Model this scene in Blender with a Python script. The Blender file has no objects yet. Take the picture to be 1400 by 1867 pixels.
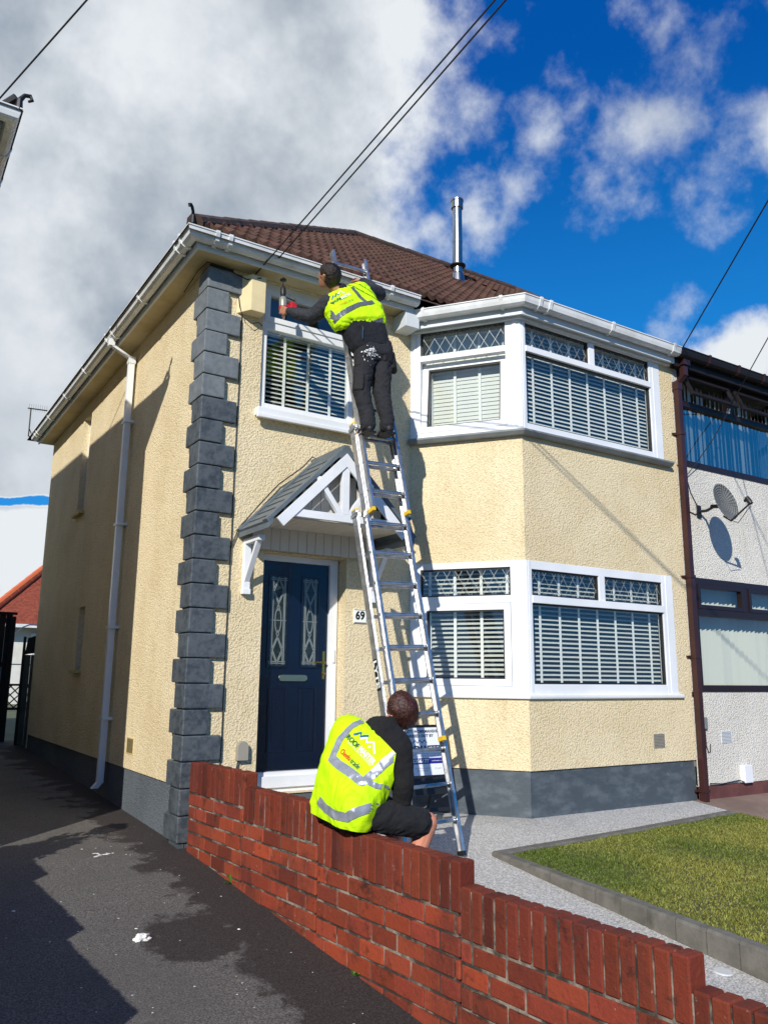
import bpy, bmesh, math, random
import numpy as np
from mathutils import Vector, Matrix, noise
from mathutils.bvhtree import BVHTree
random.seed(7); rng = np.random.default_rng(7)
scene = bpy.context.scene
COL = scene.collection
R = math.radians

# ------------------------------------------------------------------ camera
cam_d = bpy.data.cameras.new('camera'); cam = bpy.data.objects.new('camera', cam_d); COL.objects.link(cam)
scene.camera = cam
yaw, pitch, roll = -0.5687, 0.2028, 0.0090
f_ = Vector((-math.sin(yaw)*math.cos(pitch), math.cos(yaw)*math.cos(pitch), math.sin(pitch)))
r_ = Vector((math.cos(yaw), math.sin(yaw), 0)); u_ = r_.cross(f_)
r2 = r_*math.cos(roll)+u_*math.sin(roll); u2 = -r_*math.sin(roll)+u_*math.cos(roll)
M = Matrix((r2, u2, -f_)).transposed().to_4x4(); M.translation = Vector((-2.297, -6.504, 0.858))
cam.matrix_world = M
cam_d.sensor_fit = 'VERTICAL'; cam_d.sensor_height = 36; cam_d.lens = 1479.06/1867*36
cam_d.clip_start = 0.05; cam_d.clip_end = 3000

# ------------------------------------------------------------------ view
scene.view_settings.view_transform = 'Standard'; scene.view_settings.look = 'None'
scene.view_settings.exposure = 0.0; scene.view_settings.gamma = 1

# ------------------------------------------------------------------ sun
SUN = Vector((-1.1, -1.0, 0.80)).normalized()
ELEV = math.asin(SUN.z); AZ = math.atan2(SUN.x, SUN.y) % (2*math.pi)
sd = bpy.data.lights.new('sun', 'SUN'); sd.energy = 5.0; sd.angle = R(0.5); sd.color = (1.0, 0.94, 0.85)
so = bpy.data.objects.new('sun', sd); COL.objects.link(so)
so.rotation_euler = SUN.to_track_quat('Z', 'Y').to_euler(); so.location = SUN*30

# ------------------------------------------------------------------ world: sky and clouds by direction
def lin(c):
    return tuple(((v/255)/12.92 if v/255 <= .04045 else ((v/255+.055)/1.055)**2.4) for v in c)+(1,)
world = bpy.data.worlds.new('World'); scene.world = world; world.use_nodes = True
nt = world.node_tree; nt.nodes.clear(); N = nt.nodes; Lk = nt.links.new
class G:
    """tiny node-graph helper"""
    def __init__(s, nt): s.nt = nt
    def n(s, t, **k):
        o = s.nt.nodes.new(t)
        for a, b in k.items(): setattr(o, a, b)
        return o
    def link(s, a, b): s.nt.links.new(a, b)
    def put(s, sock, v):
        if v is None: return
        if isinstance(v, bpy.types.NodeSocket): s.link(v, sock)
        else: sock.default_value = v
    def m(s, op, a, b=None, c=None, clamp=False):
        o = s.n('ShaderNodeMath', operation=op, use_clamp=clamp)
        for i, v in enumerate((a, b, c)): s.put(o.inputs[i], v)
        return o.outputs[0]
    def v(s, op, a, b=None, out=0):
        o = s.n('ShaderNodeVectorMath', operation=op)
        s.put(o.inputs[0], a)
        if b is not None: s.put(o.inputs[3] if op == 'SCALE' else o.inputs[1], b)
        return o.outputs[out]
    def noise(s, vec, scale, detail=4, rough=.55, out='Fac'):
        o = s.n('ShaderNodeTexNoise'); s.put(o.inputs['Vector'], vec)
        o.inputs['Scale'].default_value = scale; o.inputs['Detail'].default_value = detail; o.inputs['Roughness'].default_value = rough
        return o.outputs[out]
    def mix(s, fac, a, b, mode='MIX'):
        o = s.n('ShaderNodeMix', data_type='RGBA', blend_type=mode)
        s.put(o.inputs[0], fac); s.put(o.inputs[6], a); s.put(o.inputs[7], b)
        return o.outputs[2]
    def ramp(s, val, lo, hi, a=0., b=1., smooth=True):
        o = s.n('ShaderNodeMapRange'); o.interpolation_type = 'SMOOTHSTEP' if smooth else 'LINEAR'
        s.put(o.inputs[0], val); o.inputs[1].default_value = lo; o.inputs[2].default_value = hi
        o.inputs[3].default_value = a; o.inputs[4].default_value = b
        return o.outputs[0]
g = G(nt)
tc = g.n('ShaderNodeTexCoord').outputs['Generated']
sky = g.n('ShaderNodeTexSky', sky_type='NISHITA'); sky.sun_disc = False
sky.sun_elevation = ELEV; sky.sun_rotation = AZ; sky.air_density = 1.0; sky.dust_density = 0.3; sky.ozone_density = 3.0
hs = g.n('ShaderNodeHueSaturation'); hs.inputs['Saturation'].default_value = 1.55; hs.inputs['Value'].default_value = 1.0
g.link(sky.outputs[0], hs.inputs['Color'])
SKYS = 0.10
zen = g.v('DOT_PRODUCT', tc, (0, 0, 1), out=1)
skyb = g.mix(g.ramp(zen, .25, .68), tuple(v/SKYS for v in lin((40, 146, 232))[:3])+(1,), tuple(v/SKYS for v in lin((4, 84, 176))[:3])+(1,))
blue = g.mix(0.78, hs.outputs[0], skyb)
wn = g.n('ShaderNodeTexNoise'); g.put(wn.inputs['Vector'], tc); wn.inputs['Scale'].default_value = 3.2; wn.inputs['Detail'].default_value = 7; wn.inputs['Roughness'].default_value = .6
warp = g.v('SCALE', g.v('SUBTRACT', wn.outputs['Color'], (.5, .5, .5)), 0.17)
dw = g.v('ADD', tc, warp)
def cap(c, r, s, k=(1, 1, 1)):
    d = g.v('SUBTRACT', dw, c)
    if k != (1, 1, 1): d = g.v('MULTIPLY', d, k)
    ln = g.v('LENGTH', d, out=1)
    return g.m('DIVIDE', g.m('SUBTRACT', r, ln), s)
# great bank of cloud on the left: half space whose edge runs up the sky
pl = Vector((0.465, 0.618, 0.6332)).cross(Vector((0.505, 0.709, 0.493))).normalized()
if pl.dot(Vector((0.2, 0.75, 0.62))) < 0: pl = -pl
bank = g.m('DIVIDE', g.v('DOT_PRODUCT', dw, tuple(pl), out=1), 0.085)
behind = g.ramp(g.v('DOT_PRODUCT', tc, (0.25, 0.97, 0), out=1), .25, -.05, 0, 12)
bank = g.m('SUBTRACT', bank, behind)
_dw = dw; dw = g.v('ADD', tc, g.v('SCALE', g.v('SUBTRACT', wn.outputs['Color'], (.5, .5, .5)), 0.05))
hz_ = g.v('DOT_PRODUCT', g.v('ADD', tc, g.v('SCALE', g.v('SUBTRACT', wn.outputs['Color'], (.5, .5, .5)), 0.065)), (0, 0, 1), out=1)
hole = g.m('DIVIDE', g.m('SUBTRACT', .010, g.m('ABSOLUTE', g.m('SUBTRACT', hz_, .190))), .008)
hole2 = cap((0.140, 0.938, 0.322), 0.030, 0.025, (.7, .7, 1.3))
dw = _dw
bank = g.m('SUBTRACT', bank, g.m('MULTIPLY', g.m('MAXIMUM', hole, 0.0), 6.5))
bulge = g.m('MAXIMUM', cap((.528, .655, .540), .055, .05), cap((.515, .690, .508), .05, .05))
f1 = g.m('MINIMUM', g.m('MAXIMUM', g.m('ADD', bank, 0.3), bulge), 3.0)
thin = None
fb2 = g.m('SUBTRACT', g.noise(tc, 12.0, 11, .58), .5)
for c, r, s in (((.651, .485, .583), .065, .06), ((.567, .561, .603), .030, .05), ((.648, .537, .54), .045, .045), ((.725, .410, .553), .065, .06),
                ((.562, .62, .547), .03, .05), ((.607, .458, .649), .02, .05), ((.70, .46, .545), .06, .06), ((.70, .36, .62), .015, .05), ((.741, .533, .407), .012, .04)):
    cc = cap(c, r, s); thin = cc if thin is None else g.m('MAXIMUM', thin, cc)
low = g.m('MAXIMUM', cap((.800, .490, .342), .055, .02), cap((.772, .535, .335), .045, .02))
front_ = g.ramp(g.v('DOT_PRODUCT', tc, (.2, .97, 0), out=1), .2, .5, -4, 0)
low = g.m('MAXIMUM', low, g.m('ADD', front_, g.ramp(g.v('DOT_PRODUCT', dw, (0, 0, 1), out=1), .155, .06, -1.5, 2.0)))
fb = g.noise(tc, 8.0, 11, .60)
fbc = g.m('SUBTRACT', fb, .5)
dens1 = g.ramp(g.m('ADD', g.m('MAXIMUM', f1, low), g.m('MULTIPLY', fbc, 4.0)), -0.25, 1.15)
dens2 = g.m('MULTIPLY', g.ramp(g.m('ADD', thin, g.m('MULTIPLY', g.m('ADD', fbc, fb2), 2.6)), -0.30, 1.1), 0.84)
dens = g.m('MAXIMUM', dens1, dens2)
# light and dark of the clouds: thicker bank is greyer, thin edges are bright
sh = g.noise(g.v('ADD', tc, (3.1, 1.7, .2)), 4.2, 6, .55)
tone = g.m('ADD', g.ramp(sh, .32, .62, .16, 1.02), g.m('MULTIPLY', fbc, .8))
deep = g.ramp(f1, .2, 2.4, .50, -.0)
elev = g.v('DOT_PRODUCT', tc, (0, 0, 1), out=1)
tone = g.m('ADD', g.m('ADD', tone, deep), g.m('ADD', g.ramp(elev, .50, .26, 0, -.34), g.ramp(hz_, .186, .172, 0, 1.1)), clamp=True)
lowbright = g.m('MAXIMUM', g.m('MINIMUM', low, 1.0), 0.0)
tone = g.m('MAXIMUM', tone, g.m('MULTIPLY', lowbright, .85))
tone = g.m('MAXIMUM', tone, g.ramp(g.m('ADD', thin, fbc), .0, 1.0, 0, .72))
lo_c = tuple(v/SKYS for v in lin((146, 160, 176))[:3])+(1,); hi_c = tuple(v/SKYS for v in lin((233, 238, 243))[:3])+(1,)
ccol = g.mix(tone, lo_c, hi_c)
final = g.mix(dens, blue, ccol)
bgn = g.n('ShaderNodeBackground'); bgn.inputs['Strength'].default_value = SKYS; g.link(final, bgn.inputs[0])
wo = g.n('ShaderNodeOutputWorld'); g.link(bgn.outputs[0], wo.inputs[0])

# ------------------------------------------------------------------ helpers: materials
def newmat(name):
    m = bpy.data.materials.new(name); m.use_nodes = True; m.node_tree.nodes.clear()
    return m, G(m.node_tree)
def finish(g, shader):
    o = g.n('ShaderNodeOutputMaterial'); g.link(shader, o.inputs[0])
def mat(name, rgb, rough=.6, rgb2=None, nscale=4, nlo=.35, nhi=.65, bump=0, bscale=60, bdetail=3, metal=0, spec=.5, streak=None, dirt=None, coat=0, wear=None):
    """Principled surface: two colours mixed by noise, optional fine bump. rgb in 0-255 display values."""
    m, g = newmat(name)
    tc = g.n('ShaderNodeTexCoord').outputs['Object']
    b = g.n('ShaderNodeBsdfPrincipled')
    c = lin(rgb)
    if rgb2 is not None:
        vec = tc
        if streak:
            mp = g.n('ShaderNodeMapping'); g.link(tc, mp.inputs[0]); mp.inputs['Scale'].default_value = streak; vec = mp.outputs[0]
        nz = g.noise(vec, nscale, 6, .6)
        c = g.mix(g.ramp(nz, nlo, nhi), c, lin(rgb2))
    if dirt is not None:   # (rgb, scale, lo, hi)
        nz = g.noise(g.v('ADD', tc, (7.3, 2.2, 5.1)), dirt[1], 8, .65)
        c = g.mix(g.ramp(nz, dirt[2], dirt[3]), c, lin(dirt[0]))
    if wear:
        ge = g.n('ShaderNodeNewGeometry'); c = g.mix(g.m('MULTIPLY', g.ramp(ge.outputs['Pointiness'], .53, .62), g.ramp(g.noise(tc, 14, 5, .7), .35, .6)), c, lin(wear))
    g.put(b.inputs['Base Color'], c)
    b.inputs['Roughness'].default_value = rough; b.inputs['Metallic'].default_value = metal
    b.inputs['Specular IOR Level'].default_value = spec; b.inputs['Coat Weight'].default_value = coat
    if bump:
        bn = g.n('ShaderNodeBump'); bn.inputs['Strength'].default_value = 1; bn.inputs['Distance'].default_value = bump
        g.link(g.noise(tc, bscale, bdetail, .6), bn.inputs['Height']); g.link(bn.outputs[0], b.inputs['Normal'])
    finish(g, b.outputs[0])
    return m
def roughcast(name, rgb, rgb2, stain=None, amp=.0125, sc=84):
    """thrown render: rounded pebbles under paint, faint large weather stains"""
    m, g = newmat(name)
    tc = g.n('ShaderNodeTexCoord').outputs['Object']
    b = g.n('ShaderNodeBsdfPrincipled')
    c = g.mix(g.ramp(g.noise(tc, 1.6, 6, .6), .35, .7), lin(rgb), lin(rgb2))
    if stain:
        mp = g.n('ShaderNodeMapping'); g.link(tc, mp.inputs[0]); mp.inputs['Scale'].default_value = (5, 5, .8)
        c = g.mix(g.ramp(g.noise(mp.outputs[0], 1.3, 7, .65), .52, .80, 0, .45), c, lin(stain))
    vo = g.n('ShaderNodeTexVoronoi'); vo.feature = 'SMOOTH_F1'; vo.inputs['Scale'].default_value = sc*.72
    vo.inputs['Smoothness'].default_value = .7
    g.link(g.v('ADD', tc, g.v('SCALE', g.n('ShaderNodeTexNoise').outputs['Color'], .0)), vo.inputs['Vector'])
    nz = g.noise(tc, sc, 4, .6)
    h = g.m('ADD', g.m('MULTIPLY', nz, 1.0), g.m('MULTIPLY', vo.outputs['Distance'], -.55))
    # darker colour in the hollows between the stones
    c = g.mix(g.ramp(h, .02, .34, .30, 0), c, lin(tuple(v*.62 for v in rgb2)))
    g.put(b.inputs['Base Color'], c); b.inputs['Roughness'].default_value = .9; b.inputs['Specular IOR Level'].default_value = .2
    bn = g.n('ShaderNodeBump'); bn.inputs['Strength'].default_value = 1; bn.inputs['Distance'].default_value = amp
    g.link(h, bn.inputs['Height']); g.link(bn.outputs[0], b.inputs['Normal'])
    finish(g, b.outputs[0]); return m
def tinted(name, rgb, rough=.8, bump=.003, bscale=90, dirt=None, var=1.0, spec=.3, course=None):
    """per-piece colour from the mesh attribute 'tint' (bricks, tiles, blades)"""
    m, g = newmat(name)
    tc = g.n('ShaderNodeTexCoord').outputs['Object']
    at = g.n('ShaderNodeAttribute'); at.attribute_name = 'tint'
    b = g.n('ShaderNodeBsdfPrincipled')
    c = g.mix(1.0, lin(rgb), at.outputs['Color'], 'MULTIPLY')
    if dirt:
        for (drgb, sc, lo, hi, k) in dirt:
            c = g.mix(g.ramp(g.noise(g.v('ADD', tc, (sc, 1.3, 4.2)), sc, 8, .68), lo, hi, 0, k), c, lin(drgb))
    if course:   # soot and moss that creeps over the arrises beside each bed joint
        sp_ = g.n('ShaderNodeSeparateXYZ'); g.link(tc, sp_.inputs[0])
        ph_ = g.m('DIVIDE', g.m('SUBTRACT', at.outputs['Alpha'], .01), .98)
        fr_ = g.m('FRACT', g.m('SUBTRACT', g.m('DIVIDE', g.m('ADD', sp_.outputs[2], 3.0), course[0]), ph_))
        d_ = g.m('ABSOLUTE', g.m('SUBTRACT', fr_, .5))
        mk = g.m('MULTIPLY', g.ramp(g.m('ADD', d_, g.m('MULTIPLY', g.m('SUBTRACT', g.noise(tc, 30, 6, .7), .5), .35)), .33, .50), g.ramp(g.noise(tc, 4.5, 6, .65), .42, .60))
        c = g.mix(g.m('MULTIPLY', g.m('MULTIPLY', mk, g.m('GREATER_THAN', at.outputs['Alpha'], .005)), .9), c, lin((38, 32, 26)))
    g.put(b.inputs['Base Color'], c); b.inputs['Roughness'].default_value = rough; b.inputs['Specular IOR Level'].default_value = spec
    if bump:
        bn = g.n('ShaderNodeBump'); bn.inputs['Strength'].default_value = 1; bn.inputs['Distance'].default_value = bump
        g.link(g.noise(tc, bscale, 5, .65), bn.inputs['Height']); g.link(bn.outputs[0], b.inputs['Normal'])
    finish(g, b.outputs[0]); return m
def glass(name, tint=(.90, .93, .915), ior=.11, op=0.0):
    m, g = newmat(name)
    t = g.n('ShaderNodeBsdfTransparent'); t.inputs[0].default_value = tint+(1,)
    gl = g.n('ShaderNodeBsdfGlossy'); gl.inputs['Roughness'].default_value = .0; gl.inputs[0].default_value = (1, 1, 1, 1)
    ge = g.n('ShaderNodeNewGeometry')
    cs = g.m('ABSOLUTE', g.v('DOT_PRODUCT', ge.outputs['Normal'], ge.outputs['Incoming'], out=1))
    fac = g.m('ADD', g.m('MULTIPLY', g.m('POWER', g.m('SUBTRACT', 1.0, cs, clamp=True), 5.0), 1-ior), ior, clamp=True)
    mx = g.n('ShaderNodeMixShader'); g.link(fac, mx.inputs[0]); g.link(t.outputs[0], mx.inputs[1]); g.link(gl.outputs[0], mx.inputs[2])
    finish(g, mx.outputs[0]); return m

MT = {}
MT['cream'] = roughcast('cream_roughcast', (240, 224, 186), (229, 211, 170), stain=(203, 182, 138))
MT['creamside'] = MT['cream']
MT['smoothcream'] = mat('cream_smooth_render', (212, 192, 134), .85, (196, 176, 118), 3, bump=.002)
MT['white_render'] = roughcast('white_roughcast', (240, 237, 226), (228, 225, 214), stain=(196, 192, 178), amp=.018)
MT['plinth'] = mat('slate_grey_masonry_paint', (66, 75, 83), .65, (90, 99, 106), 5, .42, .72, bump=.002, bscale=40, streak=(1, 1, 2.2), dirt=((124, 131, 135), 7, .60, .82))
MT['plinth_side'] = roughcast('grey_roughcast', (104, 112, 120), (92, 100, 108), amp=.012)
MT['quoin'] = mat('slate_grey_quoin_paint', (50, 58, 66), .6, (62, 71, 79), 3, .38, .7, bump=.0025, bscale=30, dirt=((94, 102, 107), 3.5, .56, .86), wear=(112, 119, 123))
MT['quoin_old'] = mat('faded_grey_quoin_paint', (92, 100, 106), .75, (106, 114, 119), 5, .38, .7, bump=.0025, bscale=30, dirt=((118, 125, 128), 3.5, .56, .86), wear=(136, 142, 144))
MT['upvc'] = mat('white_plastic', (232, 235, 238), .28, (222, 226, 229), 2, spec=.5)
MT['gutter'] = mat('white_gutter_plastic', (226, 229, 230), .32, (208, 211, 209), 5, dirt=((170, 170, 158), 8, .60, .85))
MT['fascia'] = mat('white_fascia_board', (205, 212, 216), .45)
MT['boarding'] = mat('pale_boarding', (214, 208, 196), .6)
MT['boxcream'] = mat('pale_cream_paint', (228, 212, 168), .7, (216, 200, 156), 4)
MT['soffit'] = mat('cream_soffit', (204, 190, 152), .8, (188, 172, 128), 3)
MT['sillgrey'] = mat('grey_painted_sill', (128, 134, 136), .6, (112, 118, 120), 5, bump=.001)
MT['brown'] = mat('brown_plastic', (62, 34, 32), .35, (52, 28, 27), 4)
MT['brownframe'] = mat('dark_brown_frame', (36, 22, 21), .35)
MT['maroon'] = mat('maroon_masonry_paint', (104, 62, 58), .75, (86, 50, 48), 6, bump=.002)
MT['canopytile'] = mat('grey_canopy_plastic', (100, 110, 117), .45, (88, 98, 105), 6, bump=.001)
MT['navy'] = mat('navy_door_gloss', (8, 18, 36), .25, (10, 21, 42), 3, coat=.2)
MT['gold'] = mat('brass', (212, 178, 96), .25, metal=1)
MT['steel'] = mat('stainless_steel', (176, 178, 176), .28, metal=1, rgb2=(150, 152, 150), nscale=3)
MT['alu'] = mat('aluminium', (206, 208, 210), .36, metal=.88, rgb2=(176, 178, 180), nscale=14, bump=.0004, bscale=120)
MT['black'] = mat('black_plastic', (26, 27, 29), .5)
MT['cable'] = mat('black_cable', (24, 22, 24), .6)
MT['yellow'] = mat('yellow_rubber', (222, 184, 30), .6)
MT['glass'] = glass('window_glass')
MT['glassdark'] = glass('door_glass', (.30, .38, .36), .08)
MT['blind'] = mat('white_blind_slat', (222, 224, 216), .5)
MT['tape'] = mat('white_blind_tape', (244, 246, 242), .7)
MT['glassblue'] = glass('blue_reflecting_glass', (.62, .68, .70), .30)
MT['silvergold'] = mat('champagne_metal', (206, 196, 160), .3, metal=1)
MT['lead'] = mat('lead_strip', (150, 158, 158), .45, metal=.3)
MT['room'] = mat('room_wall', (120, 118, 108), .9)
MT['roomfloor'] = mat('room_floor', (70, 62, 54), .9)
MT['curtain'] = mat('vertical_blind_fabric', (200, 202, 192), .8)
MT['shade_brown'] = mat('eave_shaded_brown', (22, 15, 15), .6)  # brown boards with the deep eave shadow put into their colour
MT['roof'] = tinted('brown_roof_tile', (82, 58, 48), .85, .004, 60, dirt=[((112, 96, 60), 12, .62, .8, .5), ((44, 34, 30), 5, .5, .75, .6)])
MT['ridge'] = mat('ridge_tile', (80, 60, 50), .85, (58, 46, 40), 7, bump=.006, bscale=30, dirt=((120, 112, 92), 10, .6, .8))
MT['mortar'] = mat('mortar', (146, 136, 122), .95, (58, 52, 46), 5, .38, .56, bump=.006, bscale=50, dirt=((44, 44, 38), 6, .45, .62))
MT['brick'] = tinted('red_brick', (136, 61, 41), .85, .006, 45, dirt=[((40, 27, 24), 8, .54, .72, .85), ((184, 172, 156), 30, .64, .74, .75), ((86, 42, 36), 3, .46, .66, .7), ((64, 60, 44), 14, .60, .72, .6)], course=(.095, .03))
MT['skin_a'] = mat('skin', (206, 142, 114), .55, (196, 126, 100), 14, bump=.0006, bscale=200)
MT['skin_b'] = mat('tanned_skin', (178, 124, 98), .55, (162, 110, 86), 14)
MT['hair_a'] = mat('auburn_hair', (80, 40, 28), .45, (40, 19, 14), 60, .3, .7, bump=.006, bscale=90, streak=(1, 1, .25))
MT['hair_b'] = mat('dark_hair', (46, 32, 25), .6, (26, 19, 16), 60, .3, .7, bump=.005, bscale=120)
MT['hoodie'] = mat('black_fleece', (14, 14, 16), .95, (20, 20, 22), 8, bump=.006, bscale=24)
MT['jacket'] = mat('charcoal_softshell', (40, 43, 48), .8, (30, 33, 38), 8, bump=.006, bscale=20)
MT['navytop'] = mat('navy_sweatshirt', (20, 23, 31), .9, (16, 18, 25), 8, bump=.006, bscale=22)
MT['trouser'] = mat('charcoal_work_trousers', (34, 35, 40), .9, (27, 28, 32), 6, bump=.008, bscale=18)
MT['pocket'] = mat('black_pocket_fabric', (18, 18, 21), .8, bump=.003, bscale=60)
MT['shorts'] = mat('black_work_shorts', (25, 26, 29), .9, (19, 20, 23), 6, bump=.007, bscale=20)
MT['boot'] = mat('black_boot', (30, 28, 28), .6, (20, 19, 19), 9, bump=.002)
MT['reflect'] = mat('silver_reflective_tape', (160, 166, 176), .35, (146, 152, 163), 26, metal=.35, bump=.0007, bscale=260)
MT['reflect_shade'] = mat('shaded_reflective_tape', (112, 116, 122), .4, (100, 104, 110), 26, metal=.3)  # darker copy of the silver tape, shade put into the colour
MT['paint'] = mat('white_paint', (220, 222, 222), .6)
MT['red'] = mat('red_tool_plastic', (176, 22, 34), .4)
MT['toolgrey'] = mat('grey_tool_casing', (146, 148, 140), .4, metal=.3)
MT['concrete'] = mat('concrete_edging', (112, 109, 102), .9, (94, 92, 85), 9, bump=.003, bscale=90, dirt=((70, 70, 62), 4, .55, .8))
MT['darkwood'] = mat('dark_timber', (30, 30, 32), .85, (22, 22, 24), 6, bump=.004, bscale=20)
MT['greengrey'] = mat('grey_green_boards', (70, 78, 76), .8, (60, 68, 66), 6)
MT['whitewall'] = mat('far_white_wall', (214, 214, 208), .9, (204, 204, 196), 3)
MT['redtile'] = mat('far_red_tile', (150, 74, 50), .95, (118, 54, 38), 9, bump=.01, bscale=30)
MT['orangeridge'] = mat('orange_ridge_tile', (206, 104, 60), .8)
MT['leaf'] = tinted('leaf_green', (70, 108, 40), .6, 0)
MT['bark'] = mat('bark', (70, 58, 46), .9)
MT['paper'] = mat('white_tissue', (226, 226, 222), .9, bump=.004, bscale=40)
MT['dishgrey'] = mat('grey_mesh_dish', (112, 114, 112), .6, (98, 100, 98), 9)
MT['signwhite'] = mat('sign_white', (226, 230, 236), .4)
MT['signblue'] = mat('sign_blue', (36, 34, 130), .4)
MT['ink'] = mat('dark_navy_ink', (20, 26, 52), .5)
MT['inkgrey'] = mat('grey_ink', (120, 126, 140), .5)
MT['logoblue'] = mat('blue_print', (20, 96, 150), .5)
MT['logogreen'] = mat('dark_green_print', (30, 78, 70), .5)
MT['logowhite'] = mat('white_print', (240, 244, 236), .5)
MT['logored'] = mat('red_print', (222, 66, 30), .5)
MT['lampbox'] = mat('beige_box', (150, 146, 134), .6)
MT['cover'] = mat('pale_drain_cover', (196, 200, 200), .5)

def hivis():
    m, g = newmat('fluorescent_yellow_fabric')
    tc = g.n('ShaderNodeTexCoord').outputs['Object']
    b = g.n('ShaderNodeBsdfPrincipled')
    c = g.mix(g.ramp(g.noise(tc, 7, 3), .35, .65), (0.58, 0.93, 0.004, 1), (0.52, 0.86, 0.004, 1))
    g.put(b.inputs['Base Color'], c); b.inputs['Roughness'].default_value = .7; b.inputs['Specular IOR Level'].default_value = .25
    bn = g.n('ShaderNodeBump'); bn.inputs['Distance'].default_value = .006; g.link(g.m('ADD', g.noise(tc, 30, 4, .6), g.m('MULTIPLY', g.noise(tc, 420, 2), .2)), bn.inputs['Height']); g.link(bn.outputs[0], b.inputs['Normal'])
    finish(g, b.outputs[0]); return m
MT['hivis'] = hivis()
def asphalt():
    m, g = newmat('asphalt')
    tc = g.n('ShaderNodeTexCoord').outputs['Object']
    b = g.n('ShaderNodeBsdfPrincipled')
    sx = g.n('ShaderNodeSeparateXYZ'); g.link(tc, sx.inputs[0])
    fine = g.noise(tc, 95, 5, .75)
    c = g.mix(g.ramp(fine, .38, .64), lin((72, 70, 69)), lin((130, 127, 123)))
    c = g.mix(g.ramp(g.noise(tc, 1.7, 5), .35, .7), c, g.mix(.5, c, lin((88, 86, 84))), 'MIX')
    # damp moss-dark strip along the foot of the brick wall, plus a spreading patch
    w = g.m('ADD', sx.outputs[0], g.m('MULTIPLY', g.m('SUBTRACT', g.noise(tc, 2.6, 8, .68), .5), 1.5))
    w = g.m('ADD', w, g.m('MULTIPLY', sx.outputs[1], .0))
    band = g.ramp(w, -.40, -.26)
    d2 = g.v('LENGTH', g.v('MULTIPLY', g.v('SUBTRACT', tc, (-.46, -1.62, -.62)), (1.0, .75, .0)), out=1)
    d2 = g.m('ADD', d2, g.m('MULTIPLY', g.m('SUBTRACT', g.noise(tc, 5.5, 8, .7), .5), .55))
    blob = g.ramp(d2, .30, .22)
    stain = g.m('MAXIMUM', band, blob)
    c = g.mix(g.m('MULTIPLY', stain, .86), c, g.mix(g.ramp(fine, .4, .75), lin((40, 34, 34)), lin((74, 66, 64))))
    # pale grit specks
    vo = g.n('ShaderNodeTexVoronoi'); vo.inputs['Scale'].default_value = 26; g.link(tc, vo.inputs['Vector'])
    sp = g.m('MULTIPLY', g.ramp(vo.outputs['Distance'], .09, .05), g.ramp(g.noise(tc, 6, 3), .55, .62))
    c = g.mix(g.m('MULTIPLY', sp, .7), c, lin((180, 178, 172)))
    g.put(b.inputs['Base Color'], c); b.inputs['Roughness'].default_value = .85; b.inputs['Specular IOR Level'].default_value = .3
    bn = g.n('ShaderNodeBump'); bn.inputs['Distance'].default_value = .007; g.link(fine, bn.inputs['Height']); g.link(bn.outputs[0], b.inputs['Normal'])
    finish(g, b.outputs[0]); return m
MT['asphalt'] = asphalt()
def resin():
    m, g = newmat('resin_bound_gravel')
    tc = g.n('ShaderNodeTexCoord').outputs['Object']
    b = g.n('ShaderNodeBsdfPrincipled')
    vo = g.n('ShaderNodeTexVoronoi'); vo.inputs['Scale'].default_value = 120; g.link(tc, vo.inputs['Vector'])
    sep = g.n('ShaderNodeSeparateColor'); g.link(vo.outputs['Color'], sep.inputs[0])
    c = g.mix(g.ramp(sep.outputs[0], .1, .95, smooth=False), lin((152, 151, 147)), lin((218, 217, 211)))
    c = g.mix(g.ramp(g.noise(tc, 1.5, 6), .5, .8, 0, .3), c, lin((140, 134, 126)))
    g.put(b.inputs['Base Color'], c); b.inputs['Roughness'].default_value = .6
    bn = g.n('ShaderNodeBump'); bn.inputs['Distance'].default_value = .004; g.link(vo.outputs['Distance'], bn.inputs['Height']); g.link(bn.outputs[0], b.inputs['Normal'])
    finish(g, b.outputs[0]); return m
MT['resin'] = resin()
MT['slabs'] = mat('brown_paving', (138, 118, 104), .85, (118, 98, 86), 2, bump=.003, bscale=60)
MT['soil'] = mat('lawn_thatch', (92, 96, 44), .95, (74, 72, 38), 14, bump=.01, bscale=80)
MT['field'] = mat('far_ground', (88, 98, 66), .95, (74, 82, 58), .3)

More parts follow.
